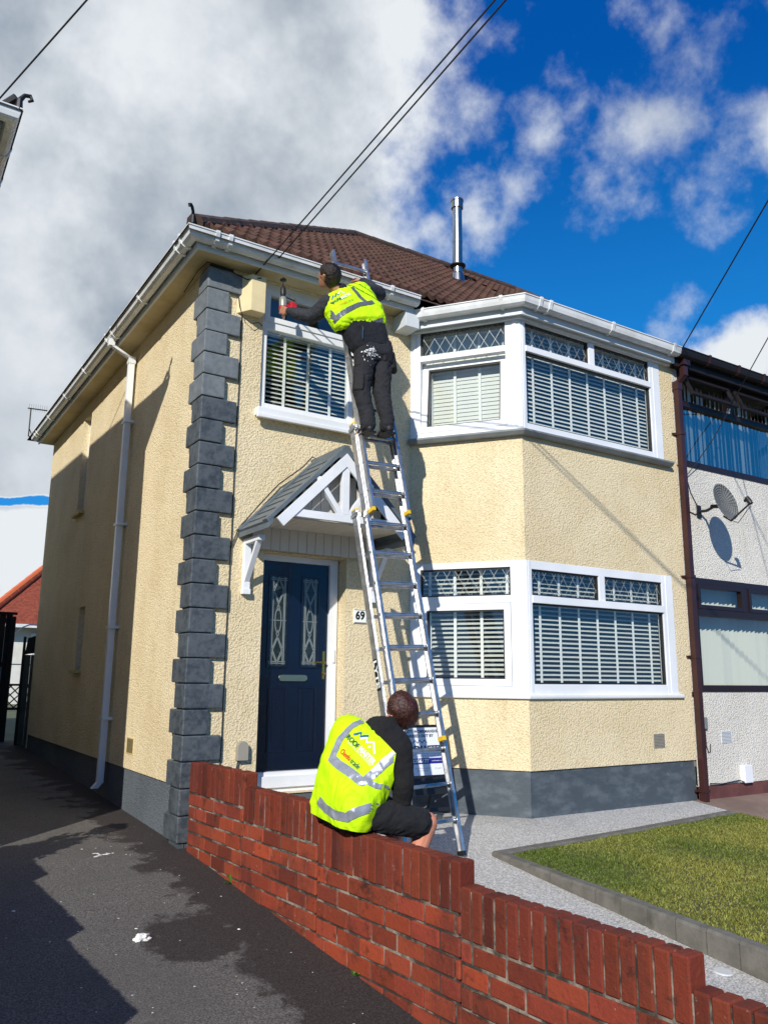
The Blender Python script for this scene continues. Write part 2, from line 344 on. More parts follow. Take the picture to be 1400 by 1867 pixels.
# ------------------------------------------------------------------ helpers: objects
def thing(name, label, cat, loc=(0, 0, 0), group=None, kind=None):
    o = bpy.data.objects.new(name, None); COL.objects.link(o); o.location = loc; o.empty_display_size = .2
    o['label'] = label; o['category'] = cat
    if group: o['group'] = group
    if kind: o['kind'] = kind
    return o
def link(o, parent=None):
    COL.objects.link(o)
    if parent is not None:
        o.parent = parent
        if parent.type == 'EMPTY': o.location = -Vector(parent.location)
    return o
def tag(o, label=None, cat=None, group=None, kind=None):
    for k, v in (('label', label), ('category', cat), ('group', group), ('kind', kind)):
        if v: o[k] = v
    return o
class MB:
    def __init__(s): s.v = []; s.f = []; s.mi = []; s.cur = 0; s.tint = []; s.ct = (1, 1, 1)
    def add(s, vs, fs):
        b = len(s.v); s.v += [tuple(p) for p in vs]
        for f in fs: s.f.append([i+b for i in f]); s.mi.append(s.cur); s.tint.append(s.ct)
        return s
    def obox(s, O, ex, ey, ez):
        """parallelepiped from corner O with three edge vectors"""
        O, ex, ey, ez = map(Vector, (O, ex, ey, ez))
        if ex.cross(ey).dot(ez) < 0: ex, ey = ey, ex
        vs = [O, O+ex, O+ex+ey, O+ey, O+ez, O+ex+ez, O+ex+ey+ez, O+ey+ez]
        return s.add(vs, [(3, 2, 1, 0), (4, 5, 6, 7), (0, 1, 5, 4), (1, 2, 6, 5), (2, 3, 7, 6), (3, 0, 4, 7)])
    def box(s, x0, x1, y0, y1, z0, z1):
        return s.obox((x0, y0, z0), (x1-x0, 0, 0), (0, y1-y0, 0), (0, 0, z1-z0))
    def quad(s, a, b, c, d): return s.add([a, b, c, d], [(0, 1, 2, 3)])
    def tube(s, pts, r, n=8, caps=True):
        pts = [Vector(p) for p in pts]; rings = []
        rr = r if isinstance(r, (list, tuple)) else [r]*len(pts)
        up = None
        for i, p in enumerate(pts):
            t = (pts[min(i+1, len(pts)-1)]-pts[max(i-1, 0)]).normalized()
            if up is None:
                up = Vector((0, 0, 1)) if abs(t.z) < .9 else Vector((1, 0, 0))
            a = t.cross(up).normalized(); bb = a.cross(t).normalized(); up = bb
            rings.append([p+a*(math.cos(2*math.pi*k/n)*rr[i])+bb*(math.sin(2*math.pi*k/n)*rr[i]) for k in range(n)])
        vs = [q for rg in rings for q in rg]; fs = []
        for i in range(len(pts)-1):
            for k in range(n): fs.append((i*n+k, i*n+(k+1) % n, (i+1)*n+(k+1) % n, (i+1)*n+k))
        if caps: fs.append(tuple(range(n))[::-1]); fs.append(tuple((len(pts)-1)*n+k for k in range(n)))
        return s.add(vs, fs)
    def prism(s, poly, O, U, V, W):
        """polygon (u,v) on plane O+U*u+V*v extruded along vector W"""
        O, U, V, W = map(Vector, (O, U, V, W)); n = len(poly)
        a = [O+U*p[0]+V*p[1] for p in poly]; b = [q+W for q in a]
        fs = [tuple(range(n))[::-1], tuple(range(n, 2*n))]+[(i, (i+1) % n, n+(i+1) % n, n+i) for i in range(n)]
        if U.cross(V).dot(W) < 0: fs = [f[::-1] for f in fs]
        return s.add(a+b, fs)
    def sweep(s, prof, path, closed_prof=True, caps=True):
        """profile (outward offset n, z) swept along a 2-D path with mitred corners; outward = right of travel"""
        path = [Vector(p).to_2d() if len(p) == 2 else Vector(p[:2]) for p in path]; m = len(prof)
        nrm = []
        for i in range(len(path)-1):
            d = (path[i+1]-path[i]).normalized(); nrm.append(Vector((d.y, -d.x)))
        vs = []
        for i, p in enumerate(path):
            if i == 0: o = nrm[0]
            elif i == len(path)-1: o = nrm[-1]
            else:
                o = nrm[i-1]+nrm[i]; o = o/(o.dot(nrm[i]))
            for (nn, z) in prof: vs.append((p.x+o.x*nn, p.y+o.y*nn, z))
        fs = []
        mm = m if closed_prof else m-1
        for i in range(len(path)-1):
            for k in range(mm):
                fs.append((i*m+k, (i+1)*m+k, (i+1)*m+(k+1) % m, i*m+(k+1) % m))
        if caps and closed_prof: fs.append(tuple(range(m))); fs.append(tuple((len(path)-1)*m+k for k in range(m))[::-1])
        return s.add(vs, fs)
    def lathe(s, prof, O, A, n=24):
        """profile (radius, height) around axis A at O"""
        O = Vector(O); A = Vector(A).normalized(); a = A.orthogonal().normalized(); b = A.cross(a); m = len(prof)
        vs = [O+A*h+a*(r*math.cos(2*math.pi*k/n))+b*(r*math.sin(2*math.pi*k/n)) for k in range(n) for r, h in prof]
        fs = []
        for k in range(n):
            for i in range(m-1): fs.append((k*m+i, ((k+1) % n)*m+i, ((k+1) % n)*m+i+1, k*m+i+1))
        return s.add(vs, fs)
    def build(s, name, mats, parent=None, smooth=False, bevel=0, tint=False, fixn=True):
        me = bpy.data.meshes.new(name); me.from_pydata(s.v, [], s.f); me.update()
        if not isinstance(mats, (list, tuple)): mats = [mats]
        for m in mats: me.materials.append(MT[m] if isinstance(m, str) else m)
        if len(mats) > 1: me.polygons.foreach_set('material_index', s.mi)
        if tint:
            at = me.attributes.new('tint', 'FLOAT_COLOR', 'CORNER')
            arr = []
            for f, t in zip(s.f, s.tint): arr += [t[0], t[1], t[2], t[3] if len(t) > 3 else 1.0]*len(f)
            at.data.foreach_set('color', arr)
        if fixn or bevel:
            bm = bmesh.new(); bm.from_mesh(me)
            if bevel:
                bmesh.ops.remove_doubles(bm, verts=bm.verts, dist=1e-6) if bevel < 0 else None
                es = [e for e in bm.edges if len(e.link_faces) == 2 and e.calc_face_angle(0) > .5]
                bmesh.ops.bevel(bm, geom=es, offset=abs(bevel), segments=2, profile=.6, affect='EDGES', clamp_overlap=True)
            if fixn: bmesh.ops.recalc_face_normals(bm, faces=bm.faces)
            bm.to_mesh(me); bm.free()
        if smooth: me.polygons.foreach_set('use_smooth', [True]*len(me.polygons))
        o = bpy.data.objects.new(name, me)
        return link(o, parent)
def wall_panel(mb, O, U, L, z0, z1, holes, depth=.1, N=None):
    """upright wall from O along unit U for L metres with rectangular holes (u0,u1,z0,z1) and reveals going inwards (-N)"""
    O = Vector(O); U = Vector(U); N = Vector(N) if N else Vector((U.y, -U.x, 0))
    us = sorted({0, L} | {h[0] for h in holes} | {h[1] for h in holes}); zs = sorted({z0, z1} | {h[2] for h in holes} | {h[3] for h in holes})
    P = lambda u, z, n=0: (O.x+U.x*u+N.x*n, O.y+U.y*u+N.y*n, z)
    for i in range(len(us)-1):
        for j in range(len(zs)-1):
            uc, zc = (us[i]+us[i+1])/2, (zs[j]+zs[j+1])/2
            if any(h[0] < uc < h[1] and h[2] < zc < h[3] for h in holes): continue
            mb.quad(P(us[i], zs[j]), P(us[i+1], zs[j]), P(us[i+1], zs[j+1]), P(us[i], zs[j+1]))
    for (a, b, c, d) in holes:
        mb.quad(P(a, c), P(a, c, -depth), P(a, d, -depth), P(a, d)); mb.quad(P(b, c), P(b, d), P(b, d, -depth), P(b, c, -depth))
        mb.quad(P(a, d), P(a, d, -depth), P(b, d, -depth), P(b, d)); mb.quad(P(a, c), P(b, c), P(b, c, -depth), P(a, c, -depth))
class Loc:
    """local frame on a wall: u along, n outward, z up"""
    def __init__(s, O, U):
        s.O = Vector((O[0], O[1], 0)); s.U = Vector((U[0], U[1], 0)).normalized(); s.N = Vector((s.U.y, -s.U.x, 0))
    def p(s, u, n, z): return s.O+s.U*u+s.N*n+Vector((0, 0, z))
    def box(s, mb, u0, u1, n0, n1, z0, z1):
        return mb.obox(s.p(u0, n0, z0), s.U*(u1-u0), s.N*(n1-n0), Vector((0, 0, z1-z0)))
FRONT = Loc((0, 0), (1, 0))
BAYL = Loc((2.171, 0), (.598, -.802)); BAYL.U = Vector((.675, -.905, 0)).normalized(); BAYL.N = Vector((BAYL.U.y, -BAYL.U.x, 0))
BAYF = Loc((2.846, -.905), (1, 0))
SIDE = Loc((0, 6.95), (0, -1))

def frame_rect(mb, L, u0, u1, z0, z1, w, n0, n1, wb=None, wl=None, wr=None, wt=None):
    wb = wb or w; wl = wl or w; wr = wr or w; wt = wt or w
    L.box(mb, u0, u0+wl, n0, n1, z0, z1); L.box(mb, u1-wr, u1, n0, n1, z0, z1)
    L.box(mb, u0+wl, u1-wr, n0, n1-.001, z0, z0+wb); L.box(mb, u0+wl, u1-wr, n0, n1-.001, z1-wt, z1)
def blind(L, parent, u0, u1, z0, z1, n=-.13, pitch=.043, depth=.046, tilt=25, tapes=(), tw=.028):
    mb = MB(); z = z0+.02; c, s_ = math.cos(R(tilt)), math.sin(R(tilt))
    while z < z1-.02:
        # slat: outer edge lower by tilt, slight random droop
        t = tilt+random.uniform(-2, 2); c, s_ = math.cos(R(t)), math.sin(R(t))
        a = L.p(u0, n-depth/2*c, z+depth/2*s_); b = L.p(u0, n+depth/2*c, z-depth/2*s_)
        mb.obox(a, L.U*(u1-u0), b-a, Vector((0, 0, .003)))
        z += pitch
    L.box(mb, u0, u1, n-.03, n+.03, z1-.035, z1)
    L.box(mb, u0, u1, n-.025, n+.025, z0, z0+.018)
    ob = mb.build('blind', 'blind', parent)
    if tapes:
        tb = MB()
        for t in tapes: L.box(tb, t-tw/2, t+tw/2, n+.026, n+.028, z0+.01, z1-.03)
        tb.build('blind_tape', 'tape', ob if parent.get('kind_') == 'thing' else parent)
    return ob
def lattice(L, parent, u0, u1, z0, z1, n, du=.125, dz=.19, w=.0042):
    """leaded diamonds on a top light"""
    mb = MB(); sl = dz/du
    def clip(ua, za, ub, zb):
        pts = []
        t0, t1 = 0., 1.; dx, dy = ub-ua, zb-za
        for p_, q in ((-dx, ua-u0), (dx, u1-ua), (-dy, za-z0), (dy, z1-za)):
            if abs(p_) < 1e-9:
                if q < 0: return None
            else:
                r = q/p_
                if p_ < 0: t0 = max(t0, r)
                else: t1 = min(t1, r)
        if t0 >= t1: return None
        return ua+dx*t0, za+dy*t0, ua+dx*t1, za+dy*t1
    k = u0-2*(z1-z0)/sl
    H = z1-z0
    while k < u1+2*H/sl:
        for sg in (1, -1):
            c = clip(k, z0, k+sg*H/sl, z1)
            if c:
                a = L.p(c[0], n, c[1]); b = L.p(c[2], n, c[3])
                d = (b-a).normalized(); s_ = d.cross(L.N)*w
                mb.obox(a-s_/2, b-a, s_, L.N*.002)
        k += du
    return mb.build('leaded_lattice', 'lead', parent)
def pane(L, parent, u0, u1, z0, z1, n, m='glass', name='pane'):
    mb = MB(); mb.quad(L.p(u0, n, z0), L.p(u1, n, z0), L.p(u1, n, z1), L.p(u0, n, z1)); return mb.build(name, m, parent, fixn=False)
def text_mesh(s, size, bold=.0, shear=0):
    cu = bpy.data.curves.new('t', 'FONT'); cu.body = s; cu.size = size; cu.align_x = 'CENTER'; cu.align_y = 'CENTER'; cu.offset = bold; cu.resolution_u = 3
    ob = bpy.data.objects.new('t', cu); COL.objects.link(ob)
    bpy.context.view_layer.update()
    dg = bpy.context.evaluated_depsgraph_get(); me = bpy.data.meshes.new_from_object(ob.evaluated_get(dg))
    vs = [v.co.copy() for v in me.vertices]; fs = [tuple(p.vertices) for p in me.polygons]
    bpy.data.objects.remove(ob); bpy.data.curves.remove(cu); bpy.data.meshes.remove(me)
    return vs, fs
def put_text(s, size, O, U, V, name, m, parent, bold=0.0, width=None):
    vs, fs = text_mesh(s, size, bold); O, U, V = map(Vector, (O, U, V))
    if width:
        w = max(v.x for v in vs)-min(v.x for v in vs); k = width/w
    else: k = 1
    mb = MB(); mb.add([O+U*(v.x*k)+V*v.y for v in vs], fs)
    return mb.build(name, m, parent, fixn=False)
# ================================================================== SETTING
def drive_z(y):
    return -.445+.105*y if y < 0 else (-.445+.035*y if y < 8 else -.165)
def fore_z(y):
    return -.332 if y > -.9 else -.332+.11*(y+.9)
def grid_sheet(name, x0, x1, y0, y1, zf, m, step=.5, off=0, skirt=0, kind='structure', label=None):
    ys = [y0]
    while ys[-1] < y1-1e-6: ys.append(min(y1, ys[-1]+step))
    for b in (0., 8., -.9):
        if y0 < b < y1: ys.append(b)
    ys = sorted(set(round(v, 4) for v in ys)); mb = MB()
    xa = x0 if callable(x0) else (lambda y: x0); xb = x1 if callable(x1) else (lambda y: x1)
    for a, b in zip(ys[:-1], ys[1:]):
        mb.quad((xa(a), a, zf(a)+off), (xb(a), a, zf(a)+off), (xb(b), b, zf(b)+off), (xa(b), b, zf(b)+off))
        if skirt:
            mb.quad((xa(a), a, zf(a)+off-skirt), (xa(a), a, zf(a)+off), (xa(b), b, zf(b)+off), (xa(b), b, zf(b)+off-skirt))
    o = mb.build(name, m, None, fixn=False); o['kind'] = kind
    if label: o['label'] = label
    return o
WD = Vector((.059, -.998, 0)).normalized(); WR = Vector((.998, .059, 0)).normalized(); WS = Vector((.023, -.08, 0))
wall_x = lambda y: WS.x+(WS.y-y)*.0591
def gz(y):
    if y < -9: return -1.48
    if y < 0: return -.55+.1033*y
    if y < 14: return -.55+.03*y
    return -.13
gm = MB()
ysg = [-900, -60, -9, -6, -3, 0, 4, 8, 14, 40, 900]
for a, b in zip(ysg[:-1], ysg[1:]): gm.quad((-900, a, gz(a)), (900, a, gz(a)), (900, b, gz(b)), (-900, b, gz(b)))
o = gm.build('ground', 'field', None, fixn=False); o['kind'] = 'structure'
grid_sheet('driveway', -2.25, lambda y: wall_x(y)+.03 if y < -.05 else .04, -9.0, 8.2, drive_z, 'asphalt')
grid_sheet('path', lambda y: wall_x(y)+.09, 5.06, -9.0, .3, fore_z, 'resin', label='pale grey resin gravel path between brick wall and lawn')
o = grid_sheet('paving', 5.064, 11, -9, .3, fore_z, 'slabs'); 
rd = MB(); rd.quad((-200, -16, -1.46), (200, -16, -1.46), (200, -9.02, -1.46), (-200, -9.02, -1.46)); o = rd.build('road', 'asphalt', None, fixn=False); o['kind'] = 'structure'

# ---- kerb: block edging with its own joints, stepping clear of the path as the path falls away
KT = Vector((1.80, -1.60, 0))
def kerb_top(y): return fore_z(-1.6)+.035+.055*(y+1.6)
kb = MB()
def kerb_run(P, D, n, ln):
    Wd = Vector((D.y, -D.x, 0)); Wd = -Wd
    for i in range(n):
        a = P+D*(i*ln+.003); b = P+D*((i+1)*ln-.003)
        za, zb = kerb_top(a.y)+random.uniform(-.003, .003), kerb_top(b.y)+random.uniform(-.003, .003)
        w = .095; j = random.uniform(-.004, .004)
        a = a+Wd*j; b = b+Wd*j
        c = .014
        prof = lambda q, z: [q+Vector((0, 0, fore_z(q.y)-.06)), q+Vector((0, 0, z-c)), q+Wd*c+Vector((0, 0, z)), q+Wd*(w-c)+Vector((0, 0, z)), q+Wd*w+Vector((0, 0, z-c)), q+Wd*w+Vector((0, 0, fore_z(q.y)-.06))]
        A, B = prof(a, za), prof(b, zb); m = len(A)
        kb.add(A+B, [(k, (k+1) % m, m+(k+1) % m, m+k) for k in range(m)]+[tuple(range(m)), tuple(range(m, 2*m))])
KD = Vector((.004, -1, 0)).normalized()
kerb_run(KT, KD, 34, .2)
KD2 = Vector((1, .085, 0)).normalized()
kb2n = len(kb.f)
Wsave = KD2
for i in range(16):
    a = KT+KD2*(i*.2+.003); b = KT+KD2*((i+1)*.2-.003); Wd = Vector((KD2.y, -KD2.x, 0)); w = .095; c = .012
    z = max(kerb_top(-1.6), fore_z(a.y)+.022)
    P_ = lambda q: [q+Vector((0, 0, fore_z(q.y)-.06)), q+Vector((0, 0, z-c)), q+Wd*c+Vector((0, 0, z)), q+Wd*(w-c)+Vector((0, 0, z)), q+Wd*w+Vector((0, 0, z-c)), q+Wd*w+Vector((0, 0, fore_z(q.y)-.1))]
    A, B = P_(a), P_(b); m = 6
    kb.add(A+B, [(k, (k+1) % m, m+(k+1) % m, m+k) for k in range(m)]+[tuple(range(m)), tuple(range(m, 2*m))])
o = kb.build('kerb', 'concrete'); o['kind'] = 'structure'; o['label'] = 'grey block kerb edging the front lawn'
# ---- lawn: soil sheet plus blades
def lawn_z(y): return max(kerb_top(y)-.015, fore_z(y)+.010)
lx0, lx1 = 1.885, 5.05
lm = MB()
for a, b in ((-8.4, -5), (-5, -3), (-3, -1.6)):
    t = lambda y: lawn_z(y)-.006
    lm.quad((lx0, a, t(a)), (lx1, a, t(a)), (lx1, b, t(b)), (lx0, b, t(b)))
lm.add([(lx0, -1.6, lawn_z(-1.6)-.006), (lx1, -1.6, lawn_z(-1.6)-.006), (lx1, -1.36, lawn_z(-1.36)-.006)], [(0, 1, 2)])
o = lm.build('lawn', 'soil', None, fixn=False); o['kind'] = 'structure'
def blades(name, n, xf, yf, zf, hmin, hmax, label):
    x = xf(n); y = yf(n, x); keep = y < -1.6+.085*(x-1.8)-.10; x, y = x[keep], y[keep]; n = len(x)
    z = np.array([zf(v) for v in y])-.008
    # taller tufts here and there
    tuft = np.array([noise.noise(Vector((a*3.1, b*3.1, 0)))+.6*noise.noise(Vector((a*9, b*9, 3))) for a, b in zip(x, y)])
    h = rng.uniform(hmin, hmax, n)*(1+.7*np.clip(tuft, -.5, 1)); w = rng.uniform(.0022, .0048, n)
    ang = rng.uniform(0, 2*np.pi, n); le = rng.uniform(.2, 1.3, n)*h; la = rng.uniform(0, 2*np.pi, n)
    base = np.stack([x, y, z], 1); sd_ = np.stack([np.cos(ang)*w, np.sin(ang)*w, np.zeros(n)], 1)
    ln = np.stack([np.cos(la)*le, np.sin(la)*le, h], 1)
    mid = base+ln*np.array([.35, .35, .6])
    V = np.empty((n, 5, 3)); V[:, 0] = base-sd_; V[:, 1] = base+sd_; V[:, 2] = mid+sd_*.8; V[:, 3] = mid-sd_*.8; V[:, 4] = base+ln
    me = bpy.data.meshes.new(name); me.vertices.add(n*5); me.vertices.foreach_set('co', V.ravel())
    loops = (np.array([0, 1, 2, 3, 3, 2, 4])[None]+np.arange(n)[:, None]*5).ravel()
    me.loops.add(n*7); me.loops.foreach_set('vertex_index', loops)
    st = np.empty((n, 2), int); st[:, 0] = np.arange(n)*7; st[:, 1] = st[:, 0]+4
    me.polygons.add(n*2); me.polygons.foreach_set('loop_start', st.ravel()); me.polygons.foreach_set('loop_total', np.tile([4, 3], n))
    me.update(); me.validate()
    dry = np.clip(.58+1.5*np.array([noise.noise(Vector((a*1.2, b*1.2, 9))) for a, b in zip(x, y)])+rng.normal(0, .32, n), 0, 1)
    gcol = np.array([1.45, .88, .9]); dcol = np.array([3.7, 1.55, 2.2])
    c = (gcol[None]*(1-dry[:, None])+dcol[None]*dry[:, None])*rng.uniform(.65, 1.25, n)[:, None]
    at = me.attributes.new('tint', 'FLOAT_COLOR', 'CORNER'); arr = np.ones((n, 7, 4)); arr[:, :, :3] = c[:, None]; at.data.foreach_set('color', arr.ravel())
    me.materials.append(MT['leaf']); ob = bpy.data.objects.new(name, me); COL.objects.link(ob); ob['kind'] = 'stuff'; ob['label'] = label; ob['category'] = 'grass'
    return ob
def yf_(n, x): return -1.25-rng.power(.75, n)*5.2
blades('grass', 150000, lambda n: rng.uniform(lx0, lx1, n), yf_, lawn_z, 0.008, .023, 'short green and straw coloured lawn grass inside the grey kerb')

# ================================================================== GARDEN WALLS
def brick_tint():
    t = random.random(); b = random.uniform(.72, 1.18)
    if t < .12: return (.62*b, .62*b, .70*b)
    if t < .3: return (1.22*b, 1.12*b, .95*b)
    return (b, b*random.uniform(.9, 1.05), b*random.uniform(.9, 1.05))
def brick(mb, a, b, side, th, z0, z1, j=.0035, topw=0):
    """a,b = ends along the wall (Vectors), side = unit across, th thickness"""
    mb.ct = tuple(v*topw for v in brick_tint())+(0.0,) if topw else brick_tint()+((((z0-.005+3.0)/.095) % 1)*.98+.01,); D = (b-a); L = D.length; D = D/L
    o_ = random.uniform(-j, j); A = a+side*o_+Vector((0, 0, z0)); c = random.uniform(.004, .009); D = (D+side*random.uniform(-.008, .008)).normalized(); j = .004
    # chamfered block: 8 ring points x 2
    L_, T, H = L, th, z1-z0
    P = lambda l, t, h: A+D*l+side*t+Vector((0, 0, h))
    vs = []; fs = []
    cor = [(l, t, h) for l in (0, 1) for t in (0, 1) for h in (0, 1)]
    def q(l, t, h, ax):
        x = [l*L_, t*T, h*H]; s = [1 if v == 0 else -1 for v in (l, t, h)]
        for k in range(3):
            if k != ax: x[k] += s[k]*c
        return P(*x)
    idx = {}
    for co in cor:
        for ax in range(3): idx[(co, ax)] = len(vs); vs.append(q(*co, ax))
    for ax in range(3):
        for v in (0, 1):
            f = [co for co in cor if co[ax] == v]; o1, o2 = [k for k in range(3) if k != ax]
            f.sort(key=lambda c_: (c_[o1], c_[o2] if c_[o1] == 0 else 1-c_[o2]))
            fs.append([idx[(co, ax)] for co in f])
    for i in range(8):
        fs.append([idx[(cor[i], 0)], idx[(cor[i], 1)], idx[(cor[i], 2)]])
    for e in range(3):
        oth = [k for k in range(3) if k != e]
        for va in (0, 1):
            for vb in (0, 1):
                c0 = [0, 0, 0]; c0[oth[0]] = va; c0[oth[1]] = vb; c1 = list(c0); c1[e] = 1
                c0, c1 = tuple(c0), tuple(c1)
                fs.append([idx[(c0, oth[0])], idx[(c1, oth[0])], idx[(c1, oth[1])], idx[(c0, oth[1])]])
    mb.add(vs, fs)
def garden_wall(name, label, S, D, side, segs, groundf, pitch=.095, th=.102, anchor=-.03):
    t = thing(name, label, 'wall', (S.x, S.y, groundf(S.y)))
    cop = MB(); cou = MB(); mo = MB()
    for (s0, s1, top) in segs:
        bot = top-.232; n = max(1, round((s1-s0)/.0765)); w = (s1-s0)/n
        for i in range(n):
            a = S+D*(s0+i*w+.004); b = S+D*(s0+(i+1)*w-(.004 if i < n-1 else .0))
            brick(cop, a, b, side, th, bot+.005+random.uniform(0, .004), top+random.uniform(-.004, .003), topw=.72)
        yb = (S+D*s1).y; low = groundf(yb)-.1
        mo.obox(S+D*(s0 if s0 > 0 else s0+.002)+side*.007+Vector((0, 0, low)), D*(s1-s0-.022), side*(th-.014), Vector((0, 0, top-.012-low)))
        z1 = bot; k = 0
        row = round((anchor-bot)/pitch)
        while z1 > low:
            z0 = z1-pitch; off = (0.115 if (row+k) % 2 else 0)
            s = s0-((s0-off) % .225)
            while s < s1:
                a_, b_ = max(s, s0), min(s+.225, s1)
                if b_-a_ > .03: brick(cou, S+D*(a_+.004), S+D*(b_-.004), side, th, z0+.005, z1-.005)
                s += .225
            z1 = z0; k += 1
    cop.build('coping', 'brick', t, tint=True); cou.build('brick_courses', 'brick', t, tint=True); mo.build('mortar', 'mortar', t)
    return t
garden_wall('brick_wall', 'stepped red brick garden wall with upright brick coping running down beside the driveway', WS, WD, WR,
            [(.0, .945, .204), (.945, 1.92, .116), (1.92, 3.19, .012), (3.19, 4.40, -.092), (4.40, 5.6, -.195), (5.6, 6.8, -.3), (6.8, 8.4, -.40)], drive_z)
garden_wall('neighbour_brick_wall', 'stepped red brick wall on the far side of the driveway', Vector((-2.35, -.45, 0)), Vector((0, -1, 0)), Vector((1, 0, 0)),
            [(0, .95, .44), (.95, 1.98, .345), (1.98, 3.05, .24), (3.05, 4.1, .13), (4.1, 8, .02)], drive_z, anchor=.208)

# ================================================================== MAIN HOUSE
X1 = 5.132
house = thing('semi_detached_house', 'cream roughcast semi-detached house with slate grey corner quoins, bay windows and navy front door', 'house', (2.4, 0, -.4))
w = MB()
wall_panel(w, (0, 0, 0), (1, 0, 0), 2.18, -.02, 4.52, [(.617, 1.452, -.10, 1.947), (.515, 1.512, 3.245, 4.50)], .20)
w.quad((0, .012, -.6), (.6, .012, -.6), (.6, .012, .0), (0, .012, .0)) if 0 else None
# side wall: upper window and lower window openings
wall_panel(w, (0, 6.95, 0), (0, -1, 0), 6.95, .0, 4.52, [(2.15, 2.58, 2.98, 4.33), (2.80, 3.12, .93, 1.70)], .12, N=(-1, 0, 0))
# bay: apron, middle band, pier
path_bay = [(2.171, 0), (2.846, -.905), (X1, -.905)]
for z0, z1 in ((.067, .705), (1.955, 3.16), ):
    w.sweep([(0, z0), (0, z1), (-.2, z1), (-.2, z0)], path_bay, caps=False)
w.quad((4.912, -.905, .705), (X1, -.905, .705), (X1, -.905, 1.955), (4.912, -.905, 1.955)); w.quad((4.912, -.905, 3.16), (X1, -.905, 3.16), (X1, -.905, 4.42), (4.912, -.905, 4.42))
w.quad((4.912, -.905, .7), (4.912, -.905, 1.96), (4.912, -.7, 1.96), (4.912, -.7, .7)); w.quad((4.912, -.905, 3.16), (4.912, -.905, 4.42), (4.912, -.7, 4.42), (4.912, -.7, 3.16))
w.quad((0, 6.95, -.3), (X1, 6.95, -.3), (X1, 6.95, 4.52), (0, 6.95, 4.52))
wallo = w.build('wall', 'cream', house, fixn=False)
tag(wallo, 'cream roughcast wall')
# smooth band round the door opening
sm = MB()
sm.box(1.4525, 1.4535, .0, .19, -.1, 1.95); 
p = MB()
p.sweep([(-.018, -.5), (-.018, .075), (-.2, .075), (-.2, -.5)], path_bay, caps=False)
p.build('plinth', 'plinth', house, fixn=True)
p = MB(); p.quad((0.018, 6.95, -.7), (.018, -.03, -.7), (.018, -.03, .004), (.018, 6.95, .004)); p.build('side_plinth', 'plinth_side', house, fixn=False)
p = MB(); p.quad((0, .018, -.6), (.617, .018, -.6), (.617, .018, -.018), (0, .018, -.018)); p.quad((.617, .018, -.6), (2.2, .018, -.6), (2.2, .018, -.1), (.617, .018, -.1)); p.quad((1.452, .017, -.1), (2.2, .017, -.1), (2.2, .017, -.018), (1.452, .017, -.018)); p.build('front_plinth', 'plinth', house, fixn=False)
# interior: floors, partition, back rooms so that glass shows a real room
it = MB()
for z in (.0, 2.42, 4.46): it.quad((.2, .22, z), (X1-.02, .22, z), (X1-.02, 6.9, z), (.2, 6.9, z))
for z in (.3, 2.42, 4.44): it.add([(2.2, .25, z), (2.86, -.70, z), (X1-.02, -.70, z), (X1-.02, .25, z)], [(0, 1, 2, 3)])
it.quad((.1, 3.4, 0), (X1, 3.4, 0), (X1, 3.4, 4.46), (.1, 3.4, 4.46)); it.quad((2.1, .25, 0), (2.1, 3.4, 0), (2.1, 3.4, 4.46), (2.1, .25, 4.46))
it.quad((X1-.015, -.9, 0), (X1-.015, 6.9, 0), (X1-.015, 6.9, 4.46), (X1-.015, -.9, 4.46))
it.build('interior', 'room', house, fixn=False)
# quoins
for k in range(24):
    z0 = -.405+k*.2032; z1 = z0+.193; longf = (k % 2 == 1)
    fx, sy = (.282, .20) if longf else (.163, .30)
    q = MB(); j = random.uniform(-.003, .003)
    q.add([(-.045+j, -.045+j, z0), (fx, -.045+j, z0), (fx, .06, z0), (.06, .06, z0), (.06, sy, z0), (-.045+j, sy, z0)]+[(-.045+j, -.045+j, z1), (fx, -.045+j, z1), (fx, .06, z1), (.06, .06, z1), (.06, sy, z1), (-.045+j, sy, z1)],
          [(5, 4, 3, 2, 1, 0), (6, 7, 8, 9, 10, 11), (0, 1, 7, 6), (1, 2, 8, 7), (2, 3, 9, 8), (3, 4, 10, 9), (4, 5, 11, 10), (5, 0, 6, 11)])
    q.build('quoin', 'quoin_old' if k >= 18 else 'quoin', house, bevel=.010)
q = MB(); q.box(-.02, .20, -.02, .22, 4.468, 4.50); q.build('quoin_recess_shade', 'black', house)  # black block paints the shaded recess above the top quoin
# joint backing between quoins
q = MB(); q.box(-.022, .158, -.022, .05, -.45, 4.47); q.box(-.0221, .04, .05, .195, -.45, 4.47); q.build('quoin_joint', 'plinth', house)

# eaves
path_e = [(0, 7.05), (0, 0), (2.06, 0)]
e = MB(); e.sweep([(.20, 4.495), (.222, 4.495), (.222, 4.635), (.20, 4.635)], path_e); e.build('fascia', 'fascia', house)
e = MB(); e.sweep([(-.02, 4.512), (.202, 4.512), (.202, 4.52), (-.02, 4.52)], path_e); e.build('soffit', 'soffit', house)
e = MB(); e.sweep([(.0, 4.48), (.014, 4.48), (.014, 4.515), (.0, 4.515)], path_e) if 0 else None
GP = lambda n0, z0, s=1.0: [(n0+a*s, z0+b*s) for a, b in ((.0, .085), (.0, .015), (.018, .0), (.062, .0), (.088, .018), (.098, .05), (.104, .082), (.112, .086), (.112, .096), (.096, .096), (.092, .06), (.082, .026), (.06, .010), (.02, .010), (.010, .02), (.010, .085))]
GB = lambda n0, z0, s=1.0: [(n0+a*s, z0+b*s) for a, b in ((.0, -.008), (.064, -.008), (.098, .014), (.108, .05), (.120, .082), (.120, .103), (.1, .103), (.1, .096), (.09, .05), (.062, .005), (.0, .005))]
gt = MB(); gt.sweep(GP(.236, 4.535), path_e); gut = gt.build('gutter', 'gutter', house)
